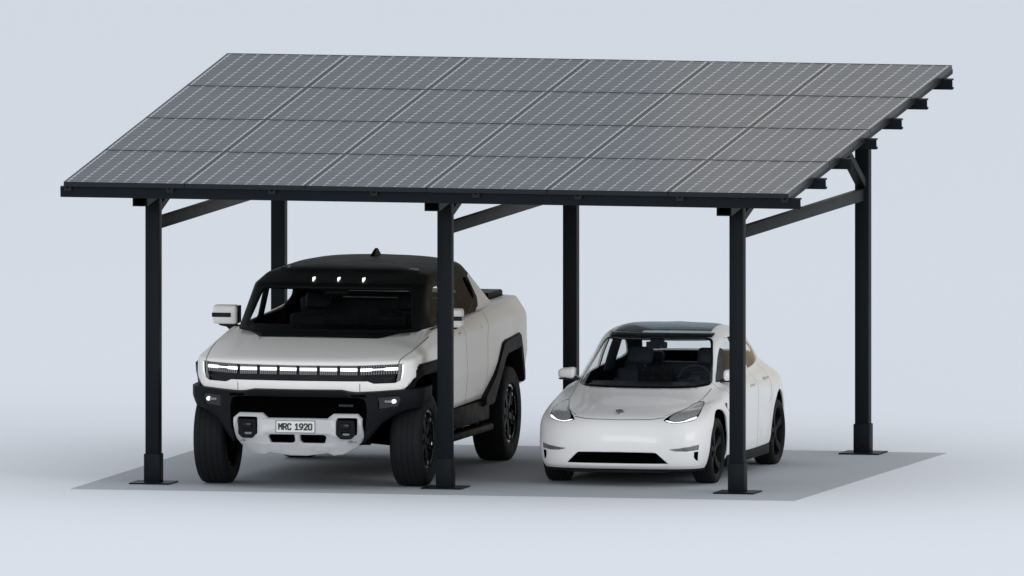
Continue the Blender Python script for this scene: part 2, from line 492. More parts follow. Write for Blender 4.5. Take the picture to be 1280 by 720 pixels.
for r in range(4):
    for c in range(6):
        if first: o, kids = proto, pk; first = False
        else:
            o = proto.copy(); COL.objects.link(o); kids = []
            for k in pk:
                q = k.copy(); COL.objects.link(q); q.parent = o
        y = -1.13 + r*PITY*cos(ANG)
        o.location = (-.593 + c*PITX + (PITX-PW)/2, y, roof_z(y)); o.rotation_euler = (ANG, 0, 0)
        tag(o, f"solar panel {COLN[c]} the roof's {ROWN[r]}", 'solar panel', 'solar panels laid on the carport roof')

# ------------------------------------------------------------------ wheels
def tyre_bm(R, W, ri, blocks):
    """outer side at +x"""
    h = W/2; sh = W*.13
    prof = [(-h*.80, ri), (-h*.93, ri+.012), (-h*1.0, (R+ri)/2), (-h*.96, R-sh*.9), (-h*.86, R-sh*.28), (-h*.72, R-.004)]
    g = [-.5, -.17, .17, .5]
    for k in g:
        prof += [((k-.025)*h*1.1, R), ((k-.02)*h*1.1, R-.004), ((k+.02)*h*1.1, R-.004), ((k+.025)*h*1.1, R)]
    prof += [(h*.72, R-.004), (h*.86, R-sh*.28), (h*.96, R-sh*.9), (h*1.0, (R+ri)/2), (h*.93, ri+.012), (h*.80, ri)]
    bm = lathe_bm(prof, 96)
    if blocks and False:                                             # raised shoulder lugs
        n = blocks
        for k in range(n):
            for sx in (-1, 1):
                a = 2*pi*(k+(.5 if sx > 0 else 0))/n
                fs = add_box(bm, (sx*h*.80-.018, -.011, R-.030), (sx*h*.80+.018, .011, R-.002), .003, 1, rot=Matrix.Rotation(a, 3, 'X'), piv=(0, 0, 0))
    return bm

def truck_wheel(parent, x, y, side, R, W):
    ri = R*.62
    bm = lathe_bm([(-W*.36, ri), (-W*.36, ri-.03), (W*.05, ri-.035), (W*.36, ri-.02), (W*.40, ri+.006), (W*.37, ri+.012)], 64)
    disc = [(W*.12, .001), (W*.12, ri-.025)]
    b2 = lathe_bm([(W*.34, .0005), (W*.34, .05), (W*.30, .075), (W*.20, .085)], 32)
    me = bpy.data.meshes.new('t'); b2.to_mesh(me); b2.free(); bm.from_mesh(me)
    b2 = lathe_bm([(W*.0, .0005), (W*.0, ri-.03)], 48); b2.to_mesh(me); b2.free(); bm.from_mesh(me); bpy.data.meshes.remove(me)
    for k in range(6):
        a = 2*pi*k/6+.26
        rt = Matrix.Rotation(a, 3, 'X')
        vs0 = len(bm.verts)
        add_box(bm, (W*.16, -.036, .06), (W*.35, .036, ri-.012), .008, 1, rot=rt, piv=(0, 0, 0))
        for s in (-1, 1):
            add_box(bm, (W*.24, -.014+s*.05, ri*.55), (W*.36, .014+s*.05, ri-.006), .004, 1, rot=rt, piv=(0, 0, 0))
    if side < 0:
        for v in bm.verts: v.co.x *= -1
        bmesh.ops.reverse_faces(bm, faces=bm.faces[:])
    wh = mk('wheel', bm, M['rim'], parent, smooth=35, loc=(x, y, R))
    t = tyre_bm(R, W, ri, 30)
    if side < 0:
        for v in t.verts: v.co.x *= -1
        bmesh.ops.reverse_faces(t, faces=t.faces[:])
    mk('tyre', t, M['rubber'], wh, smooth=40)
    bm = bmesh.new()                                       # bright inserts at the rim edge
    for k in range(6):
        a0 = 2*pi*k/6+.26
        r0, r1 = ri-.020, ri-.002
        pts = []
        for j in range(7):
            a = a0+.17+(.70)*j/6; pts.append((a))
        for j in range(6):
            q = []
            for (aa, rr) in ((pts[j], r0), (pts[j+1], r0), (pts[j+1], r1), (pts[j], r1)):
                q.append(bm.verts.new((side*W*.405, -sin(aa)*rr, cos(aa)*rr)))
            bm.faces.new(q)
        add_box(bm, (min(side*W*.36, side*W*.385), -.016, ri-.055), (max(side*W*.36, side*W*.385), .016, ri-.022), .004, 1, rot=Matrix.Rotation(a0, 3, 'X'), piv=(0, 0, 0))
    bmesh.ops.remove_doubles(bm, verts=bm.verts[:], dist=1e-5)
    bmesh.ops.recalc_face_normals(bm, faces=bm.faces[:])
    mk('rim_insert', bm, M['silver'], wh)
    return wh

def car_wheel(parent, x, y, side, R, W):
    ri = R*.765
    bm = lathe_bm([(-W*.40, ri), (-W*.40, ri-.02), (W*.05, ri-.03), (W*.40, ri-.012), (W*.46, ri+.004), (W*.44, ri+.010)], 64)
    me = bpy.data.meshes.new('t')
    b2 = lathe_bm([(W*.36, .0005), (W*.36, .022), (W*.33, .045), (W*.20, .06)], 32); b2.to_mesh(me); b2.free(); bm.from_mesh(me)
    b2 = lathe_bm([(-W*.05, .0005), (-W*.05, ri-.02)], 48); b2.to_mesh(me); b2.free(); bm.from_mesh(me); bpy.data.meshes.remove(me)
    for k in range(5):
        a = 2*pi*k/5
        for s, sweep in ((-1, .34), (1, .10)):
            rows = []
            for j in range(6):
                f = j/5; r = .035+(ri-.045)*f; aa = a+s*.16*(.5+f*.5)+sweep*f*.6; ww = .018+.010*f
                xo = W*(.34-.06*sin(pi*f)+.06*f)
                c = Vector((0, -sin(aa)*r, cos(aa)*r)); tn = Vector((0, -cos(aa), -sin(aa)))
                rows.append([Vector((xo-.03, c.y, c.z))-tn*ww, Vector((xo, c.y, c.z))-tn*ww*.7, Vector((xo, c.y, c.z))+tn*ww*.7, Vector((xo-.03, c.y, c.z))+tn*ww])
            b3 = grid_bm(rows); me = bpy.data.meshes.new('t'); b3.to_mesh(me); b3.free(); bm.from_mesh(me); bpy.data.meshes.remove(me)
    bmesh.ops.recalc_face_normals(bm, faces=bm.faces[:])
    if side < 0:
        for v in bm.verts: v.co.x *= -1
    wh = mk('wheel', bm, M['rim'], parent, smooth=35, loc=(x, y, R))
    t = tyre_bm(R, W, ri, 0)
    if side < 0:
        for v in t.verts: v.co.x *= -1
        bmesh.ops.reverse_faces(t, faces=t.faces[:])
    for k in range(56):                                    # fine tread sipes as thin raised ribs between grooves
        a = 2*pi*k/56
        for xx in (-.34, 0, .34):
            add_box(t, (xx*W/2-.016, -.0045, R-.006), (xx*W/2+.016, .0045, R+.0008), 0, 1, rot=Matrix.Rotation(a+xx*.1, 3, 'X') , piv=(0, 0, 0))
    mk('tyre', t, M['rubber'], wh, smooth=40)
    b4 = bmesh.new(); add_box(b4, (min(side*W*.0, side*W*.16), -.05, ri*.45), (max(side*W*.0, side*W*.16), .05, ri*.80), .01, 2, rot=Matrix.Rotation(radians(-100), 3, 'X'), piv=(0, 0, 0))
    mk('brake_caliper', b4, M['red'], wh, smooth=40)
    return wh

def seat(parent, x, y, z, wd, tall, mat, name='seat', lean=.30):
    """one front seat: cushion, backrest and headrest as sub-parts of the seat"""
    bm = bmesh.new(); add_box(bm, (x-wd/2, y-.22, z), (x+wd/2, y+.26, z+.13), .045, 3)
    s = mk(name, bm, mat, parent, smooth=60)
    R3 = Matrix.Rotation(-lean, 3, 'X')
    bm = bmesh.new(); add_box(bm, (x-wd/2+.01, y+.2, z+.08), (x+wd/2-.01, y+.31, z+tall), .05, 3, rot=R3, piv=(x, y+.22, z+.08))
    add_box(bm, (x-wd/2-.015, y+.165, z+.12), (x-wd/2+.07, y+.29, z+tall*.80), .03, 3, rot=R3, piv=(x, y+.22, z+.08))
    add_box(bm, (x+wd/2-.07, y+.165, z+.12), (x+wd/2+.015, y+.29, z+tall*.80), .03, 3, rot=R3, piv=(x, y+.22, z+.08))
    mk('seat_back', bm, mat, s, smooth=60)
    bm = bmesh.new(); add_box(bm, (x-.12, y+.20, z+tall+.035), (x+.12, y+.29, z+tall+.2), .04, 3, rot=R3, piv=(x, y+.22, z+.08))
    for q in (-.05, .05): add_box(bm, (x+q-.008, y+.24, z+tall-.03), (x+q+.008, y+.256, z+tall+.06), 0, 1, rot=R3, piv=(x, y+.22, z+.08))
    mk('headrest', bm, mat, s, smooth=60)

def steering(parent, x, y, z, r, mat):
    bm = bmesh.new(); n = 28; tl = Matrix.Rotation(radians(-25), 3, 'X')
    pts = [tl @ Vector((r*cos(2*pi*k/n), 0, r*sin(2*pi*k/n)))+Vector((x, y, z)) for k in range(n+1)]
    add_tube(bm, pts, .014, 8)
    add_box(bm, (x-.06, y-.02, z-.05), (x+.06, y+.03, z+.05), .02, 2)
    add_box(bm, (x-r, y-.005, z-.015), (x+r, y+.012, z+.015), .004, 1)
    add_tube(bm, [(x, y, z), (x, y-.25, z-.10)], .03, 10)
    mk('steering_wheel', bm, mat, parent, smooth=50)


# ------------------------------------------------------------------ pickup truck (local: x across, y back from the front axle, z up)
TR = empty('pickup_truck', (1.49, .2, 0), 'big pearl white pickup truck with black roof, full width light bar and plate MRC 1920', 'pickup truck')
TW = 3.36                                              # wheelbase
TRINGS = [
 [(0,-.66,.64),(.60,-.63,.64),(.90,-.50,.64),(1.00,-.40,.64),(1.035,0,.64),(1.05,.70,.64),(1.05,1.5,.65),(1.05,2.55,.66),(1.05,TW,.66),(1.02,4.05,.68),(.93,4.18,.68),(0,4.22,.68)],
 [(0,-.775,.90),(.60,-.735,.90),(.93,-.555,.90),(1.03,-.43,.90),(1.055,0,.92),(1.075,.70,.92),(1.075,1.5,.93),(1.075,2.55,.94),(1.085,TW,.96),(1.05,4.12,.96),(.95,4.29,.96),(0,4.34,.96)],
 [(0,-.785,1.176),(.60,-.745,1.178),(.935,-.565,1.186),(1.025,-.44,1.19),(1.05,-.05,1.215),(1.055,.70,1.28),(1.052,1.5,1.32),(1.052,2.55,1.335),(1.062,TW,1.345),(1.04,4.14,1.31),(.95,4.30,1.29),(0,4.35,1.29)],
 [(0,-.70,1.210),(.58,-.66,1.213),(.85,-.49,1.220),(.955,-.34,1.230),(.965,.08,1.300),(.95,.62,1.387),(.965,1.5,1.405),(.98,2.55,1.435),(.99,TW,1.468),(.97,4.02,1.475),(.88,4.13,1.475),(0,4.17,1.475)],
 [(0,.28,1.375),(.60,.34,1.378),(.815,.50,1.388),(.86,.575,1.392),(.875,.64,1.395),(.885,.9,1.40),(.90,1.5,1.405),(.90,2.55,1.428),(.885,3.26,1.468),(.86,3.38,1.472),(.80,3.41,1.472),(0,3.43,1.472)],
 [(0,.80,1.79),(.56,.83,1.788),(.76,.91,1.78),(.805,.98,1.775),(.815,1.06,1.775),(.82,1.2,1.775),(.82,1.55,1.775),(.815,2.50,1.770),(.80,2.78,1.760),(.77,2.86,1.757),(.70,2.89,1.757),(0,2.91,1.757)],
 [(0,1.16,1.868),(.52,1.18,1.866),(.70,1.23,1.862),(.748,1.29,1.86),(.758,1.35,1.86),(.762,1.46,1.863),(.762,1.7,1.868),(.755,2.50,1.874),(.735,2.68,1.868),(.70,2.75,1.864),(.63,2.78,1.864),(0,2.80,1.868)],
]
XS = [0,.28,.4,.43,.45,.5,.6,.75,.8,.85,.9,1]
TRINGS.append([(x*.66, (y-1.9)*.90+1.96, 1.905+.022*XS[i]) for i, (x, y, z) in enumerate(TRINGS[-1])])
TRINGS.append([(0, 1.45+1.1*XS[i], 1.920+.026*XS[i]) for i in range(12)])
def truck_shell():
    rr_u = [.20,.16,.07,.07,.08,.1,.15,.15,.15,.07,.07,.2]
    rr_v = [.1,.012,.045,.05,.03,.035,.06,.3,.3]
    cols = []
    for r in TRINGS: cols.append(rpoly([V3(p) for p in r], rr_u, 5, 6))
    n = len(cols[0]); half = []
    up = [rpoly([cols[k][i] for k in range(len(cols))], rr_v, 5, 5) for i in range(n)]
    return [[up[i][j] for i in range(n)] for j in range(len(up[0]))]
tb = shell(truck_shell())
side = lambda f: abs(f.normal.x) > .45
front = lambda f: f.normal.y < -.35 and f.calc_center_median().y < 1.2
def mir(poly): return [(-x, z) for x, z in poly[::-1]]
def sym(right): return right + [(-x, z) for x, z in right[::-1]]

# wheel openings
TARCH_F = [(-1.2,.3),(-.60,.86),(-.44,1.02),(-.28,1.06),(.33,1.06),(.48,.98),(.74,.60),(.74,.3)]
TARCH_R = [(TW-.95,.3),(TW-.90,.62),(TW-.34,1.03),(TW-.20,1.07),(TW+.30,1.09),(TW+.36,1.0),(TW+.52,.6),(TW+.55,.3)]
lowside = lambda f: abs(f.calc_center_median().x) > .70 and f.calc_center_median().z < 1.3
for P in (TARCH_F, TARCH_R):
    bmesh.ops.delete(tb, geom=cut(tb, P, (1, 2), lowside), context='FACES')
bmesh.ops.delete(tb, geom=cut(tb, sym([(.10,.895),(.655,.895),(.655,.55),(.10,.55)]), (0, 2), lambda f: f.calc_center_median().y < -.2 and f.normal.y < .2), context='FACES')
# light bar opening
LB = sym([(.10,1.153),(.60,1.156),(.955,1.167),(.950,1.07),(.922,1.01),(.88,.988),(.70,.984),(.645,1.006),(.10,1.006)])
bmesh.ops.delete(tb, geom=cut(tb, LB, (0, 2), lambda f: f.calc_center_median().y < -.25 and f.normal.y < -.2), context='FACES')
# glass: windscreen, side windows, rear window
wsp = round_poly(sym([(.70,1.757),(.795,1.405)]), .045)
ws_f = cut(tb, wsp, (0, 2), lambda f: f.normal.y < -.3 and .2 < f.calc_center_median().y < 1.05 and f.calc_center_median().z > 1.37)
ws = take(tb, ws_f)
sw1 = round_poly([(.84,1.42),(1.47,1.43),(1.47,1.745),(1.18,1.745),(1.04,1.64)], .04)
sw2 = round_poly([(1.60,1.43),(2.50,1.45),(2.78,1.535),(2.62,1.748),(1.60,1.745)], [.04,.05,.06,.07,.04])
gl = []
for P in (sw1, sw2):
    for sx in (1, -1):
        fs = cut(tb, P, (1, 2), lambda f: f.normal.x*sx > .5 and f.calc_center_median().z > 1.38)
        gl.append(take(tb, fs))
rwp = round_poly(sym([(.54,1.745),(.60,1.50)]), .05)
rw = take(tb, cut(tb, rwp, (0, 2), lambda f: f.normal.y > .3 and f.calc_center_median().y > 2.75 and f.calc_center_median().z > 1.475))
# black roof, pillars and cowl in front of the white C-pillar line
cabside = [(.30,1.405),(.62,1.398),(1.5,1.412),(2.55,1.432),(2.755,1.465),(2.815,1.542),(2.65,1.75),(2.72,1.765),(3.0,1.765),(3.0,2.0),(.3,2.0)]
cowl = round_poly([(-.88,.66),(-.84,.49),(-.70,.36),(-.56,.12),(.56,.12),(.70,.36),(.84,.49),(.88,.66)], .05)
SEL = [(cabside, (1, 2), lambda f: f.calc_center_median().z > 1.385 and f.calc_center_median().y > .2),
       (sym([(.80,1.36),(.80,1.80),(.5,2.0)]), (0, 2), lambda f: f.normal.y < -.25 and .10 < f.calc_center_median().y < 1.1),
       (sym([(.69,1.73),(.76,1.475),(.5,1.475)]), (0, 2), lambda f: f.normal.y > .3 and 2.7 < f.calc_center_median().y < 3.6 and f.calc_center_median().z > 1.45),
       (cowl, (0, 1), lambda f: f.normal.z > .3 and 1.28 < f.calc_center_median().z < 1.47 and f.calc_center_median().y < .75)]
for q in SEL: cut(tb, *q)
rf = set()
for q in SEL: rf.update(within(tb, *q))
rfl = [f for f in rf if f.is_valid]
roof = take(tb, rfl)
# tonneau deck
deck = take(tb, cut(tb, round_poly([(-.84,3.44),(.84,3.44),(.84,4.10),(-.84,4.10)], .05), (0, 1), lambda f: f.normal.z > .6 and 1.44 < f.calc_center_median().z < 1.5 and f.calc_center_median().y > 2.9))
# panel gaps
GW = .009
top = lambda f: f.normal.z > .25 and f.calc_center_median().y < .7 and f.calc_center_median().z > 1.12
for s_ in (1, -1):
    ribbon(tb, [(s_*.905,-.60),(s_*.918,-.45),(s_*.945,-.2),(s_*.962,.15),(s_*.962,.42)], GW, (0, 1), top, 1)
    ribbon(tb, [(s_*.575,.89),(s_*.575,.985)], .007, (0, 2), lambda f: f.normal.y < -.3 and f.calc_center_median().y < -.3, 1)
sideok = lambda f: abs(f.normal.x) > .3
for P in ([(.86,.62),(.86,1.40)], [(1.535,.6),(1.545,1.42)], [(2.36,.9),(2.42,1.2),(2.56,1.46)], [(2.36,.9),(2.30,.62)]):
    ribbon(tb, P, GW, (1, 2), sideok, 1)
for f in tb.faces: f.smooth = True
mk('body', tb, [M['pearl'], M['groove'], M['trim']], TR, smooth=32, solid=(.022, 2))
# roof panel seams and antenna
ribbon(roof, [(-.70,1.55),(.70,1.55)], .014, (0, 1), lambda f: f.normal.z > .7, 1)
for xx in (-.012,): ribbon(roof, [(xx,1.2),(xx,2.5)], .016, (0, 1), lambda f: f.normal.z > .7, 1)
rfo = mk('roof', roof, [M['roofb'], M['void']], TR, smooth=32, solid=(.03,))
bm = bmesh.new()
fin = [(2.28,1.93),(2.58,1.90),(2.55,1.945),(2.49,2.000),(2.45,2.006),(2.40,1.99)]
rows = []
for t in (-1, -.5, 0, .5, 1):
    k = 1-abs(t)*.0
    rows.append([Vector((t*.035*(1-.75*max(0, (z-1.87)/.115)), y, z)) for y, z in fin])
add_prism(bm, fin, 0, -.02, .02)
for v in bm.verts: v.co.x *= (1.7-1.3*max(0, (v.co.z-1.90)/.106))
mk('antenna_fin', bm, M['roofb'], rfo, smooth=30)
for xx, yy in ((-.60,1.34),(.60,1.34),(-.60,1.48)):
    box('roof_latch', (xx-.045, yy, 1.872), (xx+.045, yy+.06, 1.897), M['gloss'], rfo, .006)
for xx in (-.235, 0, .235):
    bm = bmesh.new(); add_box(bm, (xx-.0055, .88, 1.800), (xx+.0055, .97, 1.843), .002, 1)
    mk('roof_marker_light', bm, M['marker'], rfo)
mk('windscreen', ws, M['glassd'], TR, smooth=180)
for g in gl: mk('side_window', g, M['glassd'], TR, smooth=180)
mk('rear_window', rw, M['glassd'], TR, smooth=180)
dk = mk('bed_cover', deck, M['plastic'], TR, smooth=30, solid=(.02,))
bm = bmesh.new()
add_prism(bm, [(3.47,1.476),(4.07,1.476),(4.07,1.51),(4.0,1.53),(3.5,1.53)], 0, -.82, .82)
mk('bed_lid', bm, M['plastic'], dk)
# ---- light bar
lb = bmesh.new()
PL = [(0,-.735),(.60,-.70),(.90,-.52),(.985,-.40)]
def plan(x, pts=PL):
    s = -1 if x < 0 else 1; x = abs(x)
    for a, b in zip(pts[:-1], pts[1:]):
        if x <= b[0]: return a[1]+(b[1]-a[1])*(x-a[0])/(b[0]-a[0])
    return pts[-1][1]
xs = [-.955+1.91*i/60 for i in range(61)]
bk = grid_bm([[Vector((x, plan(x), z)) for z in (.94, 1.166-.02*max(0, abs(x)-.9)/.08)] for x in xs])
lo = mk('light_bar', bk, M['gloss'], TR, smooth=60)
for a, b in [(.013+.189*k-.567, .013+.189*k-.567+.163) for k in range(6)]:
    bm = bmesh.new(); lb = bmesh.new()
    n = 9
    for k in range(n):
        x0 = a+(b-a)*(k+.15)/n; x1 = a+(b-a)*(k+.68)/n; y = plan((x0+x1)/2)
        add_box(bm, (x0, y-.026, 1.064), (x1, y-.001, 1.097)); add_box(lb, (x0, y-.026, 1.130), (x1, y-.001, 1.152))
    ym = min(plan(a), plan(b))
    mk('lamp_fins', bm, M['rib'], lo); mk('lamp_fins', lb, M['rib'], lo)
    pts = [a+.005+(b-a-.010)*k/4 for k in range(5)]
    P = []
    for x in pts: P.append([Vector((x, plan(x)-.032, 1.099)), Vector((x, plan(x)-.032, 1.126)), Vector((x, plan(x)-.004, 1.126)), Vector((x, plan(x)-.004, 1.099))])
    q = grid_bm([r+[r[0]] for r in P]); bmesh.ops.remove_doubles(q, verts=q.verts[:], dist=1e-6); bmesh.ops.holes_fill(q, edges=q.edges[:]); bmesh.ops.recalc_face_normals(q, faces=q.faces[:])
    mk('lamp_strip', q, M['led'], lo)
for s_ in (-1, 1):
    bm = bmesh.new(); lb = bmesh.new(); a, b = .582, .895; n = 15
    for k in range(n):
        x0 = a+(b-a)*(k+.15)/n; x1 = a+(b-a)*(k+.62)/n; xm = (x0+x1)/2; y = plan(xm)
        zz = .008*(xm-.6)/.3
        f1 = add_box(bm, (min(s_*x0, s_*x1), y-.026, 1.066+zz*.75), (max(s_*x0, s_*x1), y-.001, 1.098+zz*.75)); add_box(lb, (min(s_*x0, s_*x1), y-.026, 1.130+zz), (max(s_*x0, s_*x1), y-.001, 1.156+zz*.9))
    mk('lamp_fins', bm, M['rib'], lo); mk('lamp_fins', lb, M['rib'], lo)
    P = []
    for k in range(25):
        x = .582+.313*k/24; t = (x-.582)/.313
        hw_ = .0135 if t < .30 or t > .64 else .0065
        zc = 1.112+.006*t; y = plan(x)
        P.append([Vector((s_*x, y-.032, zc-hw_)), Vector((s_*x, y-.032, zc+hw_)), Vector((s_*x, y-.004, zc+hw_)), Vector((s_*x, y-.004, zc-hw_))])
    q = grid_bm([r+[r[0]] for r in P]); bmesh.ops.remove_doubles(q, verts=q.verts[:], dist=1e-6); bmesh.ops.holes_fill(q, edges=q.edges[:]); bmesh.ops.recalc_face_normals(q, faces=q.faces[:])
    mk('lamp_strip', q, M['led'], lo)
    # bright corner lens
    P = []
    for z, dx in ((1.158,0),(1.10,0),(1.06,-.004),(1.02,-.012),(.992,-.025)):
        P.append([Vector((s_*(.932+dx), -.548, z)), Vector((s_*(.948+dx), -.528, z)), Vector((s_*(.945+dx), -.500, z))])
    q = grid_bm(P); mk('corner_lens', q, M['lens'], lo)
    P = [[Vector((s_*(.90+dx), -.556, z)), Vector((s_*(.923+dx), -.540, z))] for z, dx in ((1.158,0),(1.06,-.004),(.995,-.02))]
    mk('corner_reflector', grid_bm(P), M['lampgrey'], lo)
    bm = bmesh.new(); add_prism(bm, [(s_*.59,1.0),(s_*.84,1.0),(s_*.88,1.045),(s_*.59,1.04)], 1, -.60, -.50)
    mk('lamp_reflector', bm, M['gloss'], lo)
# ---- bumper
BP = [(0,-.815),(.60,-.785),(.93,-.60),(1.045,-.47),(1.095,-.33),(1.095,-.02)]
def bump_pts(z0, z1, off):
    pass
def bpath():
    pts = rpoly([Vector((x, y, 0)) for x, y in BP], [.1,.1,.06,.06,.05,.05], 6, 4)
    return pts
bpt = bpath(); half = []
def lowz(x, y):
    a = abs(x)
    T = [(0,.40),(.56,.40),(.60,.41),(.66,.47),(.78,.62),(.90,.70),(1.0,.735),(1.2,.745)]
    for p, q in zip(T[:-1], T[1:]):
        if a <= q[0]: return p[1]+(q[1]-p[1])*(a-p[0])/(q[0]-p[0])
    return .745
rowsz = 9
cols_ = []
for p in bpt:
    zl = lowz(p.x, p.y); zt = .935 if p.x < .5 else (.914 if p.x < .56 else .914+.022*min(1, (p.x-.56)/.45))
    zt = .935-(.021)*min(1, max(0, (p.x-.46)/.05))+.024*min(1, max(0, (p.x-.6)/.4))
    c = [Vector((p.x*.985, p.y+.06, zt))]
    for k in range(rowsz):
        t = k/(rowsz-1); z = (zt-.012)+(zl-zt+.012)*t
        inn = .0+.09*max(0, t-.45)**1.2
        d = Vector((p.x*.3, p.y, 0)).normalized()
        c.append(Vector((p.x-d.x*inn, p.y-d.y*inn, z)))
    cols_.append(c)
bb = shell([[cols_[i][j] for i in range(len(cols_))] for j in range(rowsz+1)][::-1])
fr = lambda f: f.calc_center_median().y < -.3
rec = round_poly(sym([(.565,.862),(.635,.845),(.655,.74),(.60,.36)]), [.04]*8)
bmesh.ops.delete(bb, geom=cut(bb, rec, (0, 2), fr), context='FACES')
FOG = [(.745,.862),(.925,.872),(.935,.835),(.90,.775),(.745,.745)]
for P in (FOG, mir(FOG)): bmesh.ops.delete(bb, geom=cut(bb, P, (0, 2), lambda f: f.calc_center_median().y < -.3), context='FACES')
bpo = mk('bumper', bb, M['plastic'], TR, smooth=30, solid=(.05,))
box('bumper_recess', (-.66, -.69, .42), (.66, -.64, .90), M['void'], bpo)
bm = bmesh.new()
for xx in (-.62, .62): add_box(bm, (xx-.02, -.74, .56), (xx+.02, -.64, .88))
add_box(bm, (-.64, -.79, .868), (.64, -.64, .885))
mk('recess_lining', bm, M['void'], bpo)
for s_ in (-1, 1):
    P = [(x, z) for x, z in FOG]
    bm = bmesh.new(); add_prism(bm, [(s_*x, z) for x, z in FOG], 1, -.60, -.50)
    for v in bm.verts:
        if v.co.y < -.55: v.co.y = -.672+.5*(abs(v.co.x)-.745)
    fg = mk('fog_lamp', bm, M['foghouse'], TR)
    bm = bmesh.new(); add_box(bm, (min(s_*.79, s_*.86), -.655, .809), (max(s_*.79, s_*.86), -.56, .834), .004, 1)
    mk('fog_reflector', bm, M['lampgrey'], fg)
    bm = lathe_bm([(0, .0005), (-.02, .0005), (-.018, .012), (-.006, .019), (.04, .020)], 24)
    bm.transform(Matrix.Rotation(radians(90), 4, 'Z')); bmesh.ops.translate(bm, verts=bm.verts[:], vec=(s_*.872, -.635, .822))
    mk('fog_bulb', bm, M['led'], fg, smooth=60)
# ---- skid plate with tow hook openings and two slots
out = [(-.33,.712),(-.545,.712),(-.592,.668),(-.592,.60),(-.59,.465),(-.555,.415),(-.41,.335),(-.32,.322),(-.27,.345),(-.08,.318),(.08,.318),(.27,.345),(.32,.322),(.41,.335),(.555,.415),(.59,.465),(.592,.60),(.592,.668),(.545,.712),(.33,.712),(.275,.668),(-.275,.668)]
hook = lambda s_: [(s_*.365,.675),(s_*.545,.675),(s_*.555,.66),(s_*.54,.515),(s_*.365,.515)]
slot = lambda s_: [(s_*.024,.518),(s_*.25,.518),(s_*.27,.50),(s_*.25,.440),(s_*.045,.440),(s_*.022,.46)]
loops = [out] + [round_poly(hook(s_), .02) for s_ in (1, -1)] + [round_poly(slot(s_), .012) for s_ in (1, -1)]
sk = plate('skid_plate', loops, .022, .012, M['skid'], TR, Matrix.Translation((0, -.825, 0)) @ M_XZ)
bmx = bmesh.new(); bmx.from_mesh(sk.data)                   # bend it: lower part sweeps back, ends follow the bumper
bmesh.ops.triangulate(bmx, faces=[f for f in bmx.faces if len(f.verts) > 4])
for xx in (-.45,-.31,-.15,0,.15,.31,.45):
    bmesh.ops.bisect_plane(bmx, geom=bmx.verts[:]+bmx.edges[:]+bmx.faces[:], plane_co=(xx, 0, 0), plane_no=(1, 0, 0))
for zz in (.43,.52,.655):
    bmesh.ops.bisect_plane(bmx, geom=bmx.verts[:]+bmx.edges[:]+bmx.faces[:], plane_co=(0, 0, zz), plane_no=(0, 0, 1))
for v in bmx.verts:
    v.co.x = v.co.x*1.02+.012
    if v.co.z < .52: v.co.y += (.52-v.co.z)*.45
    if v.co.z > .655: v.co.y += (v.co.z-.655)*.9
    v.co.y += .16*max(0, abs(v.co.x)-.31)**1.3 + 1.1*max(0, abs(v.co.x)-.44)*max(0, .60-v.co.z)/.2
    if abs(v.co.x) > .30 and v.co.z > .4: v.co.y -= .02
bmx.to_mesh(sk.data); bmx.free()
for xx in (-.30, .30, 0):                                   # raised ribs
    bm = bmesh.new()
    if xx: add_prism(bm, [(xx-.014*1, .50),(xx+.014, .50),(xx*1.18+.016, .355),(xx*1.18-.016, .355)], 1, -.852, -.80)
    else: add_prism(bm, [(-.020,.51),(.020,.51),(.012,.44),(-.012,.44)], 1, -.868, -.83)
    for v in bm.verts:
        v.co.x += .012
        if v.co.z < .52: v.co.y += (.52-v.co.z)*.42
    mk('skid_rib', bm, M['skid'], sk)
for s_ in (-1, 1):
    bm = bmesh.new(); add_prism(bm, [(s_*x, z) for x, z in [(.15,.365),(.27,.365),(.235,.425),(.175,.425)]], 1, -.868, -.80)
    for v in bm.verts:
        v.co.x += .012; v.co.y += (.52-v.co.z)*.45
    mk('skid_pad', bm, M['skid'], sk)
    bm = bmesh.new(); xc = s_*.462+.012                          # hook: shackle loop hanging in the opening
    hk = plate('tow_hook', [round_poly([(xc-.085,.655),(xc+.075,.655),(xc+.08,.52),(xc+.045,.482),(xc-.05,.482),(xc-.09,.52)], .015), round_poly([(xc-.045,.545),(xc+.045,.545),(xc+.03,.515),(xc-.03,.515)], .008)], .03, .008, M['plastic'], TR, Matrix.Translation((0, -.838, 0)) @ M_XZ)
    bm2 = bmesh.new(); add_box(bm2, (xc-.05, -.845, .508), (xc+.05, -.835, .535)); mk('hook_pin', bm2, M['lampgrey'], hk)
    bm2 = bmesh.new(); add_box(bm2, (xc-.05, -.9, .575), (xc+.045, -.86, .63), .012, 2); mk('hook_block', bm2, M['gloss'], hk, smooth=40)
    bm2 = bmesh.new(); add_box(bm2, (xc-.10, -.72, .50), (xc+.10, -.70, .69)); mk('hook_backing', bm2, M['void'], hk)
    bm2 = bmesh.new()                                       # small embossed bars under the hook
    for dx, ww in ((-.075,.012),(-.052,.012),(-.012,.035),(.035,.035),(.078,.014)): add_box(bm2, (xc+dx-ww/2, -.8475, .447), (xc+dx+ww/2, -.83, .462))
    for v in bm2.verts: v.co.y += (.52-v.co.z)*.45+.012
    mk('embossed_marks', bm2, M['lampgrey'], sk)
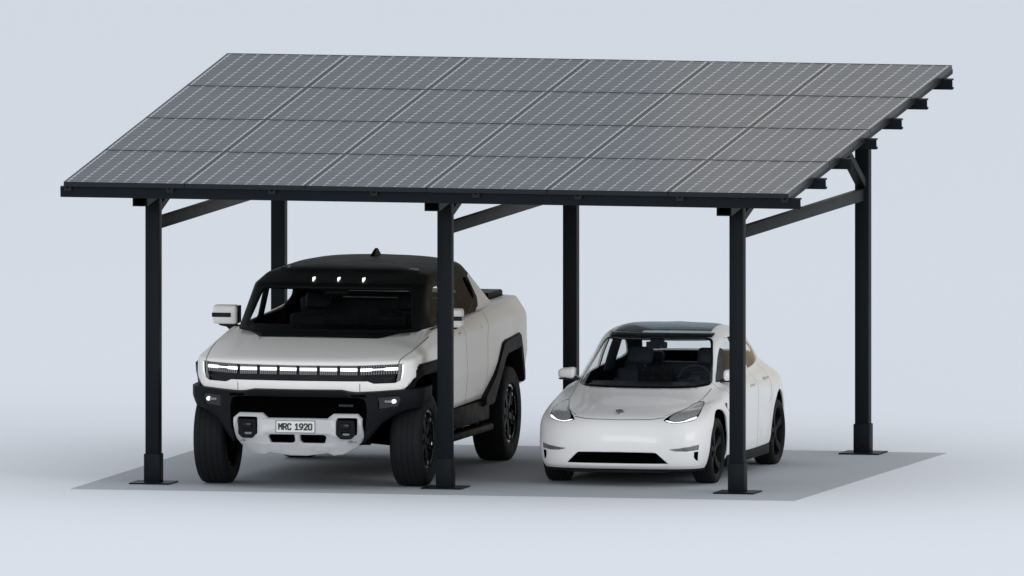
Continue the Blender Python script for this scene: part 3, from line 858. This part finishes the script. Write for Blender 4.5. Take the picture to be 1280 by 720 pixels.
# ---- plate with its characters
pl = bmesh.new(); add_box(pl, (-.18, -.872, .539), (.18, -.862, .643), .003, 1)
plo = mk('licence_plate', pl, M['plate'], TR)
bm = bmesh.new()
for lo_, hi_ in (((-.187,-.870,.532),(.187,-.858,.538)),((-.187,-.870,.644),(.187,-.858,.650)),((-.187,-.870,.5385),(-.181,-.858,.6435)),((.181,-.870,.5385),(.187,-.858,.6435))): add_box(bm, lo_, hi_)
mk('plate_frame', bm, M['lampgrey'], plo)
GL = {'M': [[(0,0),(0,1)],[(0,1),(.5,.45)],[(.5,.45),(1,1)],[(1,1),(1,0)]], 'R': [[(0,0),(0,1)],[(0,1),(.75,1),(1,.87),(1,.62),(.75,.48),(0,.48)],[(.45,.48),(1,0)]],
 'C': [[(1,.8),(.8,1),(.2,1),(0,.8),(0,.2),(.2,0),(.8,0),(1,.2)]], '1': [[(.1,.78),(.55,1),(.55,0)],[(.1,0),(1,0)]],
 '9': [[(.1,.0),(.55,.05),(1,.45),(1,.8),(.8,1),(.2,1),(0,.8),(0,.62),(.2,.45),(.95,.45)]], '2': [[(0,.78),(.2,1),(.8,1),(1,.8),(1,.6),(0,0),(1,0)]],
 '0': [[(0,.15),(0,.85),(.18,1),(.82,1),(1,.85),(1,.15),(.82,0),(.18,0),(0,.15)]]}
def glyph(ch, x, z0, h, wd, th, y0, y1):
    bm = bmesh.new()
    for st in GL[ch]:
        thin = th*.5 if ch == '0' and len(st) == 2 else th
        for a, b in zip(st[:-1], st[1:]):
            A = Vector((x+a[0]*wd, z0+a[1]*h)); B = Vector((x+b[0]*wd, z0+b[1]*h)); d = (B-A).normalized(); nn = Vector((-d.y, d.x))*thin/2; e = d*thin*.35
            add_prism(bm, [tuple(A-e+nn), tuple(A-e-nn), tuple(B+e-nn), tuple(B+e+nn)], 1, y0-random.random()*.0008, y1)
    return bm
x = -.1545
for ch in 'MRC 1920':
    if ch == ' ': x += .026; continue
    mk('plate_character', glyph(ch, x, .566, .052, .029, .0128, -.8755, -.8721), M['ink'], plo); x += .0425
# small dim badge in the recess
bm = bmesh.new(); x = .375
for ww in (.018,.018,.016,.018,.014,.018): add_box(bm, (x, -.712, .772), (x+ww, -.704, .792)); x += ww+.006
mk('recess_badge', bm, M['foghouse'], bpo)
# ---- fender flares
fo = [(-.50,.90),(-.43,1.09),(-.29,1.145),(.36,1.145),(.55,1.06),(.90,.64),(.90,.56),(.70,.56),(.66,.64),(.44,.96),(.30,1.035),(-.25,1.035),(-.36,.99),(-.46,.80),(-.50,.80)]
ro = [(TW-1.16,.58),(TW-1.16,.67),(TW-.74,.85),(TW-.40,1.115),(TW-.30,1.135),(TW+.29,1.16),(TW+.36,1.04),(TW+.46,.80),(TW+.46,.70),(TW+.40,.70),(TW+.27,1.02),(TW-.24,1.0),(TW-.34,.95),(TW-.66,.70),(TW-.80,.58)]
for s_ in (-1, 1):
    for P, nm in ((fo, 'f'), (ro, 'r')):
        bm = bmesh.new(); add_prism(bm, P, 0, s_*.99, s_*1.086)
        bmesh.ops.bevel(bm, geom=[e for e in bm.edges if all(abs(v.co.x) > 1.08 for v in e.verts)], offset=.014, segments=2, affect='EDGES')
        if nm == 'f':
            for v in bm.verts:
                v.co.x -= s_*(.008+.45*max(0, -.28-v.co.y))
        else:
            for v in bm.verts: v.co.x += s_*.012
        mk('fender_flare', bm, M['plastic'], TR, smooth=35)
    # sill and rock step
    box('sill', (min(s_*.93, s_*1.06), .70, .44), (max(s_*.93, s_*1.06), TW-.86, .635), M['plastic'], TR, .02, 2)
    st = box('side_step', (min(s_*.90, s_*1.07), .62, .335), (max(s_*.90, s_*1.07), TW-.74, .40), M['plastic'], TR, .018, 2)
    for yy in (.95, 1.7, 2.3): box('step_bracket', (min(s_*.85, s_*.98), yy, .40), (max(s_*.85, s_*.98), yy+.08, .45), M['plastic'], st)
    box('inner_wheel_housing', (min(s_*.60, s_*.64), -.55, .42), (max(s_*.60, s_*.64), .75, 1.12), M['void'], TR)
    box('inner_wheel_housing', (min(s_*.60, s_*.64), TW-.8, .42), (max(s_*.60, s_*.64), TW+.75, 1.05), M['void'], TR)
    for y0, y1, zt in ((-.34, .78, 1.10), (TW-.84, TW+.50, 1.12)):
        bm = bmesh.new(); add_box(bm, (min(s_*.61, s_*.99), y0, zt-.03), (max(s_*.61, s_*.99), y1, zt-.01)); add_box(bm, (min(s_*.61, s_*1.0), y1, .55), (max(s_*.61, s_*1.0), y1+.03, zt)); 
        if y0 > 0: add_box(bm, (min(s_*.61, s_*1.0), y0-.03, .55), (max(s_*.61, s_*1.0), y0, zt))
        mk('wheel_arch_lining', bm, M['void'], TR)
    box('mud_flap', (min(s_*.93, s_*1.068), 3.81, .70), (max(s_*.93, s_*1.068), 3.865, .885), M['plastic'], TR, .012)
    # mirrors
    x0, x1 = .945, 1.175
    bm = bmesh.new(); add_box(bm, (min(s_*x0, s_*x1), .84, 1.40), (max(s_*x0, s_*x1), .97, 1.575), .028, 3)
    mi = mk('wing_mirror', bm, M['pearl'], TR, smooth=45)
    bm = bmesh.new(); add_box(bm, (min(s_*(x0+.055), s_*(x1+.004)), .832, 1.465), (max(s_*(x0+.055), s_*(x1+.004)), .93, 1.505), .004, 1); add_box(bm, (min(s_*(x0-.012), s_*(x0+.02)), .87, 1.405), (max(s_*(x0-.012), s_*(x0+.02)), .985, 1.57), .01, 2)
    mk('mirror_band', bm, M['gloss'], mi)
    bm = bmesh.new(); add_prism(bm, [(s_*.97,1.405),(s_*1.13,1.405),(s_*1.11,1.385),(s_*1.05,1.375),(s_*1.0,1.33),(s_*.92,1.33),(s_*.92,1.36)], 1, .87, .95)
    mk('mirror_arm', bm, M['plastic'], mi)
    box('mirror_glass', (min(s_*.965, s_*1.165), .972, 1.42), (max(s_*.965, s_*1.165), .978, 1.555), M['silver'], mi)
    # door handles: round recess with a grip
    for yy in (1.36, 2.20):
        bm = lathe_bm([(-.004, .0005), (-.004, .042), (.002, .050), (.006, .054), (.002, .060), (-.006, .062)], 28)
        if s_ < 0:
            for v in bm.verts: v.co.x *= -1
        bmesh.ops.recalc_face_normals(bm, faces=bm.faces[:])
        add_box(bm, (min(0, s_*.007), -.046, -.010), (max(0, s_*.007), .046, .010), .003, 1)
        bmesh.ops.translate(bm, verts=bm.verts[:], vec=(s_*1.0525, yy, 1.262)); mk('door_handle', bm, M['pearl'], TR, smooth=40)
    # side marker vent by the mirror
    prism('side_vent', [(.98,1.345),(1.22,1.352),(1.05,1.33),(.98,1.32)], 0, s_*.985, s_*1.012, M['gloss'], TR)
    # tail lamp strip
    box('tail_lamp', (min(s_*.62, s_*.90), 4.24, 1.14), (max(s_*.62, s_*.90), 4.352, 1.20), M['red'], TR, .006)
# mechanicals and underbody
bm = bmesh.new(); add_box(bm, (-.86, .5, .40), (.86, 2.75, .62)); add_box(bm, (-.58, -.6, .42), (.58, 4.1, .66))
for yy in (0, TW): add_tube(bm, [(-.85, yy, .44), (.85, yy, .44)], .05, 12)
for yy in (-.1, .12): add_tube(bm, [(-.80, yy, .40), (-.3, yy, .44)], .03, 8); add_tube(bm, [(.80, yy, .40), (.3, yy, .44)], .03, 8)
mk('underbody', bm, M['void'], TR)
bm = bmesh.new(); add_box(bm, (-.60, .55, .62), (.60, 3.0, .70)); add_box(bm, (-.95, .75, .60), (.95, 2.6, .70)); add_box(bm, (-.94, 2.78, .70), (.94, 2.82, 1.40))
add_box(bm, (-.60, -.58, .66), (.60, .60, 1.14))
mk('cabin_floor', bm, M['trim'], TR)
bm = bmesh.new(); add_box(bm, (-.60, -.60, .9), (.60, -.55, 1.18))
mk('nose_lining', bm, M['void'], TR)
bm = bmesh.new(); add_prism(bm, [(.60,1.36),(1.0,1.40),(1.10,1.36),(1.12,1.0),(.70,1.0)], 0, -.86, .86)
ds = mk('dashboard', bm, M['trim'], TR)
box('centre_screen', (-.17, 1.03, 1.38), (.17, 1.05, 1.50), M['trim'], ds, .004)
box('driver_screen', (.26, 1.03, 1.39), (.60, 1.05, 1.49), M['trim'], ds, .004)
steering(TR, .43, 1.10, 1.36, .18, M['trim'])
for xx in (-.43, .43): seat(TR, xx, 1.55, .86, .54, .60, M['seat'], lean=.26)
bm = bmesh.new(); add_box(bm, (-.72, 2.0, .86), (.72, 2.5, 1.0), .04, 2); add_box(bm, (-.72, 2.46, .98), (.72, 2.60, 1.545), .03, 3)
for xx in (-.42, .42): add_box(bm, (xx-.10, 2.44, 1.49), (xx+.10, 2.53, 1.62), .03, 2)
mk('rear_bench', bm, M['seat'], TR, smooth=50)
bm = bmesh.new(); add_box(bm, (-.10, .86, 1.70), (.10, .90, 1.765), .012, 2); add_box(bm, (-.11, .80, 1.69), (.11, .83, 1.76), .008, 1)
mk('rear_view_mirror', bm, M['trim'], TR)
bm = bmesh.new()                                            # door cards below the windows, dark cabin sides
for s_ in (-1, 1):
    add_box(bm, (min(s_*.90, s_*.93), .72, .66), (max(s_*.90, s_*.93), 2.7, 1.395))
mk('door_card', bm, M['trim'], TR)
for s_ in (-1, 1):
    for yy in (0, TW): truck_wheel(TR, s_*.925, yy, s_, .435, .30)

#TRUCKEND

# ------------------------------------------------------------------ compact electric car (local axes as for the truck)
CR = empty('electric_car', (4.26, 1.17, 0), 'small white rounded electric hatchback with black wheels and glass roof', 'car')
CW = 2.48
CR_ = [
 [(0,-.66,.165),(.34,-.645,.165),(.58,-.575,.165),(.70,-.47,.165),(.755,-.34,.17),(.775,.42,.20),(.785,1.15,.20),(.785,1.75,.20),(.775,2.16,.20),(.72,2.88,.24),(.60,3.12,.26),(.34,3.24,.27),(0,3.27,.27)],
 [(0,-.705,.20),(.34,-.69,.20),(.595,-.61,.20),(.722,-.49,.20),(.775,-.34,.21),(.795,.42,.25),(.80,1.15,.25),(.80,1.75,.25),(.797,2.16,.26),(.74,2.90,.30),(.62,3.15,.32),(.35,3.28,.33),(0,3.31,.33)],
 [(0,-.730,.32),(.34,-.715,.32),(.61,-.63,.32),(.752,-.50,.32),(.802,-.34,.33),(.808,.42,.38),(.808,1.15,.38),(.808,1.75,.38),(.812,2.16,.39),(.752,2.91,.44),(.63,3.17,.46),(.35,3.30,.47),(0,3.33,.47)],
 [(0,-.730,.45),(.34,-.712,.45),(.61,-.625,.45),(.757,-.49,.45),(.808,-.32,.46),(.812,.42,.52),(.812,1.15,.52),(.812,1.75,.53),(.820,2.16,.54),(.752,2.90,.58),(.625,3.15,.60),(.35,3.28,.61),(0,3.31,.61)],
 [(0,-.700,.56),(.34,-.678,.56),(.60,-.580,.565),(.747,-.44,.575),(.808,-.27,.585),(.818,.42,.64),(.815,1.15,.655),(.815,1.75,.67),(.826,2.16,.68),(.74,2.87,.71),(.605,3.10,.725),(.34,3.21,.73),(0,3.24,.73)],
 [(0,-.635,.630),(.33,-.605,.633),(.57,-.475,.651),(.695,-.28,.684),(.762,-.08,.708),(.808,.45,.745),(.812,1.15,.77),(.808,1.75,.785),(.802,2.16,.795),(.715,2.82,.815),(.575,3.03,.835),(.33,3.13,.845),(0,3.16,.845)],
 [(0,-.38,.708),(.31,-.34,.710),(.53,-.20,.720),(.63,-.02,.740),(.705,.18,.765),(.772,.52,.81),(.775,1.15,.845),(.77,1.75,.862),(.75,2.16,.872),(.65,2.72,.888),(.51,2.92,.905),(.31,3.01,.915),(0,3.04,.915)],
 [(0,.16,.836),(.30,.175,.836),(.53,.255,.836),(.60,.345,.838),(.652,.47,.845),(.705,.70,.868),(.72,1.15,.90),(.71,1.75,.925),(.68,2.16,.942),(.58,2.62,.965),(.45,2.82,.975),(.28,2.90,.98),(0,2.93,.98)],
 [(0,.585,1.065),(.27,.605,1.064),(.475,.675,1.06),(.555,.765,1.058),(.602,.87,1.060),(.638,1.02,1.070),(.655,1.30,1.092),(.645,1.72,1.105),(.61,2.05,1.105),(.565,2.36,1.105),(.49,2.53,1.105),(.25,2.61,1.108),(0,2.63,1.108)],
 [(0,.99,1.268),(.24,1.01,1.267),(.43,1.055,1.264),(.505,1.11,1.262),(.533,1.17,1.264),(.552,1.27,1.270),(.562,1.48,1.280),(.555,1.72,1.280),(.535,1.92,1.270),(.515,2.12,1.250),(.45,2.235,1.240),(.24,2.30,1.238),(0,2.32,1.236)],
 [(0,1.24,1.335),(.19,1.25,1.334),(.33,1.27,1.332),(.395,1.30,1.330),(.425,1.34,1.331),(.445,1.42,1.333),(.452,1.55,1.335),(.448,1.72,1.333),(.43,1.86,1.325),(.39,1.98,1.312),(.32,2.06,1.302),(.18,2.10,1.300),(0,2.11,1.300)],
 [(0,1.42+.5*t,1.357-.012*t) for t in (0,.03,.06,.1,.15,.22,.36,.55,.72,.85,.93,.98,1)],
]
def car_shell():
    cols = []
    for r in CR_:
        p = [V3(q) for q in r]
        cols.append(crom([mirx(p[1])]+p+[mirx(p[-2])], 9))
    n = len(cols[0]); up = []
    for i in range(n):
        p = [c[i] for c in cols]
        up.append(crom([p[0]*2-p[1]]+p+[mirx(p[-2])], 9))
    return [[up[i][j] for i in range(n)] for j in range(len(up[0]))]
cb = shell(car_shell())
CM = lambda f: f.calc_center_median()
lows = lambda f: abs(CM(f).x) > .55 and CM(f).z < .8
def arch(cy, cz, ry, rz, z0):
    return [(cy-ry*1.0, z0)] + [(cy+ry*cos(pi-pi*k/26), cz+rz*sin(pi*k/26)) for k in range(27)] + [(cy+ry*1.0, z0)]
for P in (arch(0, .30, .365, .385, .05), arch(CW, .30, .365, .395, .05)):
    bmesh.ops.delete(cb, geom=cut(cb, P, (1, 2), lows), context='FACES')
# lower grille
GRL = round_poly(sym([(.10,.325),(.370,.322),(.482,.214),(.10,.214)]), [0,.02,.012,0,0,.012,.02,0])
bmesh.ops.delete(cb, geom=cut(cb, GRL, (0, 2), lambda f: f.normal.y < -.3 and CM(f).y < -.4), context='FACES')
# glass
wsp = round_poly(sym([(.502,1.260),(.628,.868),(.50,.853),(.25,.849)]), [.05,.04,0,0,0,0,.04,.05])
cws = take(cb, cut(cb, wsp, (0, 2), lambda f: f.normal.y < -.08 and CM(f).y < 1.3 and CM(f).z > .838))
inner_ = set(cut(cws, round_poly(sym([(.486,1.250),(.607,.884),(.50,.870),(.25,.866)]), [.05,.04,0,0,0,0,.04,.05]), (0, 2), lambda f: True))
frit = take(cws, [f for f in cws.faces if f not in inner_])
hdr = take(cb, cut(cb, sym([(.482,1.298),(.497,1.282),(.502,1.2602)])[::1], (0, 2), lambda f: f.normal.y < -.04 and .85 < CM(f).y < 1.3 and CM(f).z > 1.2 and abs(CM(f).x) < .49))
crg = take(cb, cut(cb, round_poly([(-.455,1.12),(-.30,1.045),(.30,1.045),(.455,1.12),(.440,1.5),(.415,2.05),(.33,2.22),(-.33,2.22),(-.415,2.05),(-.440,1.5)], .06), (0, 1), lambda f: f.normal.z > .7 and CM(f).z > 1.24))
cgl = []
for P in (round_poly([(.56,.885),(1.55,.942),(1.55,1.256),(1.23,1.250),(1.12,1.222),(.96,1.135),(.78,1.02)], [.02,.02,.01,.03,.1,.1,.1]), round_poly([(1.60,.945),(1.95,.962),(2.23,.985),(2.36,1.02),(2.20,1.130),(1.98,1.215),(1.72,1.25),(1.60,1.256)], [.02,0,.04,.06,.08,.08,.05,.01])):
    for sx in (1, -1):
        cgl.append(take(cb, cut(cb, P, (1, 2), lambda f: f.normal.x*sx > .4 and CM(f).z > .86)))
crw = take(cb, cut(cb, round_poly(sym([(.445,1.247),(.535,1.03)]), .05), (0, 2), lambda f: f.normal.y > .2 and CM(f).y > 2.2 and CM(f).z > .98))
# lamps: outline traced on the front, both sides
HL = [(.42,.615),(.49,.672),(.545,.697),(.585,.737),(.625,.752),(.668,.740),(.697,.695),(.698,.642),(.676,.612),(.595,.594),(.516,.586),(.455,.599)]
STRIP = [(.434,.613),(.465,.611),(.52,.599),(.60,.607),(.682,.641),(.691,.633),(.672,.616),(.595,.598),(.516,.590),(.458,.602)]
STRIP = smooth_closed(STRIP, 2)
INNER = [(.465,.626),(.495,.665),(.55,.690),(.59,.730),(.626,.745),(.662,.734),(.689,.695),(.688,.655),(.675,.645),(.60,.613),(.52,.605)]
INNER = smooth_closed(INNER, 3)
lamps = []
for s_ in (1, -1):
    HLs = smooth_closed(HL)
    P = HLs if s_ > 0 else [(-x, z) for x, z in HLs[::-1]]
    lamps.append((s_, take(cb, cut(cb, P, (0, 2), lambda f: f.normal.y < -.1 and CM(f).y < .3 and .45 < CM(f).z < .86 and CM(f).x*s_ > .3))))
FGP = [(.485,.350),(.66,.372),(.738,.390),(.732,.342),(.64,.330),(.54,.334)]
VNT = [(.698,.322),(.730,.328),(.722,.238),(.706,.250),(.694,.275)]
fogs = []
for s_ in (1, -1):
    for P, nm in ((FGP, 'fog_lamp'), (VNT, 'air_vent')):
        Q = P if s_ > 0 else [(-x, z) for x, z in P[::-1]]
        fogs.append((nm, take(cb, cut(cb, Q, (0, 2), lambda f: f.normal.y < -.05 and CM(f).y < -.2 and CM(f).x*s_ > .3))))
# panel gaps
tp = lambda f: f.normal.z > .3 and CM(f).y < .6 and CM(f).z > .58
frn = lambda f: f.normal.y < -.2 and CM(f).y < .2
ribbon(cb, [(-.42,.636),(-.30,.622),(0,.617),(.30,.622),(.42,.636)], .006, (0, 2), frn, 1)
for s_ in (1, -1): ribbon(cb, [(s_*.42,-.545),(s_*.50,-.42),(s_*.58,-.18),(s_*.625,.10),(s_*.635,.42)], .006, (0, 1), tp, 1)
sideok = lambda f: abs(f.normal.x) > .3
for P in ([(.50,.22),(.47,.60),(.52,.90)], [(1.575,.21),(1.575,.95)], [(1.98,.60),(2.10,.75),(2.16,.98)], [(.46,.60),(.30,.665)]):
    ribbon(cb, P, .007, (1, 2), sideok, 1)
ribbon(cb, [(2.84,.55),(2.82,.80),(2.70,.95)], .007, (1, 2), sideok, 1)
mk('body', cb, [M['white'], M['groove'], M['trim']], CR, smooth=50, solid=(.018, 2))
mk('windscreen', cws, M['glass'], CR, smooth=180)
mk('windscreen_border', frit, M['gloss'], CR, smooth=180)
mk('roof_header', hdr, M['gloss'], CR, smooth=180, solid=(.03,))
mk('glass_roof', crg, M['glassr'], CR, smooth=180)
for g in cgl:
    x = [v.co.x for v in g.verts]; sg = 1 if sum(x) > 0 else -1
    wn = mk('side_window', g, M['glassside'], CR, smooth=180)
mk('rear_window', crw, M['glass'], CR, smooth=180)
for s_, b in lamps:
    strip = take(b, cut(b, STRIP if s_ > 0 else [(-x, z) for x, z in STRIP[::-1]], (0, 2), lambda f: True))
    inner = take(b, cut(b, INNER if s_ > 0 else [(-x, z) for x, z in INNER[::-1]], (0, 2), lambda f: True))
    h = mk('headlight', b, M['gloss'], CR, smooth=180)
    mk('daytime_light', strip, M['led'], h, smooth=180)
    mk('headlight_lens', inner, M['lamplens'], h, smooth=180)
for nm, b in fogs: mk(nm, b, M['lampgrey'] if nm == 'fog_lamp' else M['void'], CR, smooth=180)
# grille backing with thin bars
bm = bmesh.new(); add_box(bm, (-.50, -.60, .205), (.50, -.585, .345)); gr = mk('lower_grille', bm, M['void'], CR)
for k in range(2): box('grille_bar', (-.44, -.612, .240+.026*k), (.44, -.602, .247+.026*k), M['void'], gr)
# black lower lip
LP = [(0,-.672),(.34,-.655),(.58,-.585),(.70,-.48),(.758,-.345)]
pts = rpoly([Vector((x, y, 0)) for x, y in LP], .08, 4, 4)
lip = shell([[Vector((p.x*.985, p.y+dy, z-(.010 if p.x < .46 else 0))) for p in pts] for z, dy in ((.140,.10),(.140,.012),(.146,0),(.166,.0),(.170,.012),(.170,.06))])
mk('front_lip', lip, M['plastic'], CR, smooth=40, solid=(.01,))
for s_ in (-1, 1):
    bm = bmesh.new(); add_box(bm, (min(s_*.60, s_*.795), .37, .125), (max(s_*.60, s_*.795), CW-.37, .235), .018, 2)
    mk('sill', bm, M['plastic'], CR, smooth=40)
    for cy in (0, CW):                                      # wheel arch lining: half barrel
        P = [[Vector((s_*x, cy-.385*cos(pi*k/18), .29+.39*sin(pi*k/18))) for x in (.55, .74)] for k in range(19)]
        q = grid_bm(P); q2 = bmesh.new(); add_prism(q, [(cy-.385*cos(pi*k/18), .29+.39*sin(pi*k/18)) for k in range(19)], 0, s_*.545, s_*.55)
        mk('wheel_arch_lining', q, M['void'], CR)
    # mirrors
    bm = bmesh.new(); add_box(bm, (min(s_*.70, s_*.865), .60, .895), (max(s_*.70, s_*.865), .72, 1.0), .035, 4)
    for v in bm.verts:
        t = (abs(v.co.x)-.70)/.165
        v.co.z += -.010*t + (.945-v.co.z)*.0; v.co.z = .945+(v.co.z-.945)*(1.06-.28*t); v.co.y += .03*t
    mi = mk('wing_mirror', bm, M['white'], CR, smooth=60)
    bm = bmesh.new(); add_prism(bm, [(s_*.655,.90),(s_*.69,.922),(s_*.86,.898),(s_*.84,.885),(s_*.70,.885),(s_*.66,.872)], 1, .625, .70)
    mk('mirror_foot', bm, M['gloss'], mi)
    box('mirror_glass', (min(s_*.71, s_*.85), .742, .905), (max(s_*.71, s_*.85), .748, .985), M['silver'], mi)
    for yy, zz in ((1.38,.805),(1.95,.835)):
        bm = bmesh.new(); add_box(bm, (min(s_*.795, s_*.8085), yy-.085, zz-.011), (max(s_*.795, s_*.8085), yy+.085, zz+.011), .005, 2)
        mk('door_handle', bm, M['silver'], CR, smooth=40)
    prism('side_camera', [(.24,.700),(.26,.722),(.285,.712),(.29,.68),(.272,.668)], 0, s_*.775, s_*.817, M['gloss'], CR)
# emblem: two curved wings over a tapering stem
ez, ey = .670, -.565
def ep(x, t): return None
bm = bmesh.new()
nrm = Vector((0, -.62, .78)); upv = Vector((0, .78, .62)); org = Vector((-.012, -.565, .663))
def eface(pts):
    pts = [(x*.9, t*.9) for x, t in pts]; a = [bm.verts.new(org+Vector((x, 0, 0))+upv*t+nrm*.010) for x, t in pts]; b = [bm.verts.new(org+Vector((x, 0, 0))+upv*t-nrm*.02) for x, t in pts]
    fs = [bm.faces.new(a), bm.faces.new(b[::-1])]
    for i in range(len(pts)): fs.append(bm.faces.new([a[i], b[i], b[(i+1) % len(pts)], a[(i+1) % len(pts)]]))
eface([(-.040,.050),(-.022,.060),(0,.063),(.022,.060),(.040,.050),(.034,.040),(.020,.047),(.008,.047),(0,-.014),(-.008,.047),(-.020,.047),(-.034,.040)])
bmesh.ops.recalc_face_normals(bm, faces=bm.faces[:])
mk('bonnet_emblem', bm, M['emblem'], CR)
# cabin
for s_ in (-1, 1):                                          # dark lining of the middle pillar
    bm = bmesh.new(); add_prism(bm, [(1.60,.90),(1.95,.90),(1.92,1.10),(1.86,1.262),(1.54,1.262),(1.58,1.10)], 0, s_*.585, s_*.565)
    for v in bm.verts: v.co.x += s_*(.075 if v.co.z < 1 else (.012 if v.co.z < 1.2 else -.055))
    mk('pillar_lining', bm, M['cabin'], CR)
bm = bmesh.new(); add_box(bm, (-.70, .40, .17), (.70, 2.75, .235)); add_box(bm, (-.50, -.50, .20), (.50, .42, .58)); add_box(bm, (-.50, 2.1, .2), (.50, 3.1, .5)); add_box(bm, (-.50, 2.75, .4), (.50, 3.1, .80))
mk('cabin_floor', bm, M['trim'], CR)
bm = bmesh.new()
for s_ in (-1, 1): add_box(bm, (min(s_*.70, s_*.73), .80, .22), (max(s_*.70, s_*.73), 2.2, .80))
mk('door_card', bm, M['trim'], CR)
bm = bmesh.new(); add_prism(bm, [(.40,.835),(.55,.85),(.86,.865),(.93,.84),(.95,.60),(.42,.60)], 0, -.57, .57)
ds = mk('dashboard', bm, M['cabin'], CR)
box('centre_screen', (-.17, .90, .80), (.17, .915, .99), M['trim'], ds, .006)
steering(CR, .33, 1.02, .86, .155, M['cabin'])
for xx in (-.33, .33): seat(CR, xx, 1.28, .40, .44, .56, M['cabin'], lean=.32)
bm = bmesh.new(); add_box(bm, (-.60, 1.78, .42), (.60, 2.2, .55), .04, 2); add_box(bm, (-.60, 2.14, .52), (.60, 2.26, .955), .05, 3)
rb = mk('rear_bench', bm, M['cabin'], CR, smooth=50)
for xx in (-.33, .33): box('headrest', (xx-.11, 2.17, .95), (xx+.11, 2.25, 1.045), M['cabin'], rb, .03, 3)
bm = bmesh.new(); add_box(bm, (-.10, .93, 1.165), (.10, .955, 1.225), .012, 2); add_prism(bm, [(.80,1.17),(1.0,1.26),(1.0,1.20)], 0, -.06, .06)
mk('rear_view_mirror', bm, M['cabin'], CR)
for s_ in (-1, 1):
    for yy in (0, CW): car_wheel(CR, s_*.695, yy, s_, .302, .205)

#CAREND

# ------------------------------------------------------------------ light and camera
W = bpy.data.worlds.new('World'); S.world = W; W.use_nodes = True
bg = W.node_tree.nodes['Background']; bg.inputs[0].default_value = (.88, .93, 1.0, 1); bg.inputs[1].default_value = .895
def area(name, loc, target, sx, sy, power, col):
    l = bpy.data.lights.new(name, 'AREA'); l.shape = 'RECTANGLE'; l.size = sx; l.size_y = sy; l.energy = power; l.color = col
    o = bpy.data.objects.new(name, l); COL.objects.link(o); o.location = loc
    o.rotation_euler = (Vector(target)-Vector(loc)).to_track_quat('-Z', 'Y').to_euler(); return o
area('key_softbox', (118, -54, 43), (3, 2, 1), 54, 36, 38000, (1, .98, .95))
area('fill_softbox', (-1, -118, 21), (3, 2, 1), 54, 25, 29000, (1, .985, .965))
area('added_warm_lamp', (3.9, 10.2, 6.15), (6.4, -1, 2.85), 3, 2, 7, (1, .76, .46))  # added lamp: puts a warm sheen on the roof panels' lower right
# the surroundings behind the camera's far right are warmer than the pale rest: seen only in glass and gloss
nt = W.node_tree; N = nt.nodes.new
tc = N('ShaderNodeTexCoord'); dp = N('ShaderNodeVectorMath'); dp.operation = 'DOT_PRODUCT'
dv = Vector((.33, .94, .10)).normalized(); dp.inputs[1].default_value = dv
mr = N('ShaderNodeMapRange'); mr.inputs[1].default_value = .86; mr.inputs[2].default_value = .965; mr.interpolation_type = 'SMOOTHSTEP'
mx = N('ShaderNodeMix'); mx.data_type = 'RGBA'; mx.inputs[6].default_value = (.88, .93, 1.0, 1); mx.inputs[7].default_value = (.66, .54, .37, 1)
nt.links.new(tc.outputs['Generated'], dp.inputs[0]); nt.links.new(dp.outputs['Value'], mr.inputs[0]); nt.links.new(mr.outputs[0], mx.inputs[0]); nt.links.new(mx.outputs[2], bg.inputs[0])
TH, EL = radians(12.93), radians(4.14)
d = Vector((-sin(TH)*cos(EL), cos(TH)*cos(EL), -sin(EL)))
cam = bpy.data.cameras.new('camera'); cam.type = 'ORTHO'; cam.ortho_scale = 1280/136; cam.clip_end = 600; cam.clip_start = .1
co = bpy.data.objects.new('camera', cam); COL.objects.link(co)
q0, w0 = (640-192)/136, (604-360)/136
Xc = q0/cos(TH); Zc = (w0+sin(TH)*sin(EL)*Xc)/cos(EL)
co.location = Vector((Xc, 0, Zc)) - d*30
co.rotation_euler = d.to_track_quat('-Z', 'Y').to_euler()
S.camera = co
S.view_settings.view_transform = 'Standard'; S.view_settings.look = 'None'; S.view_settings.exposure = 0; S.view_settings.gamma = 1
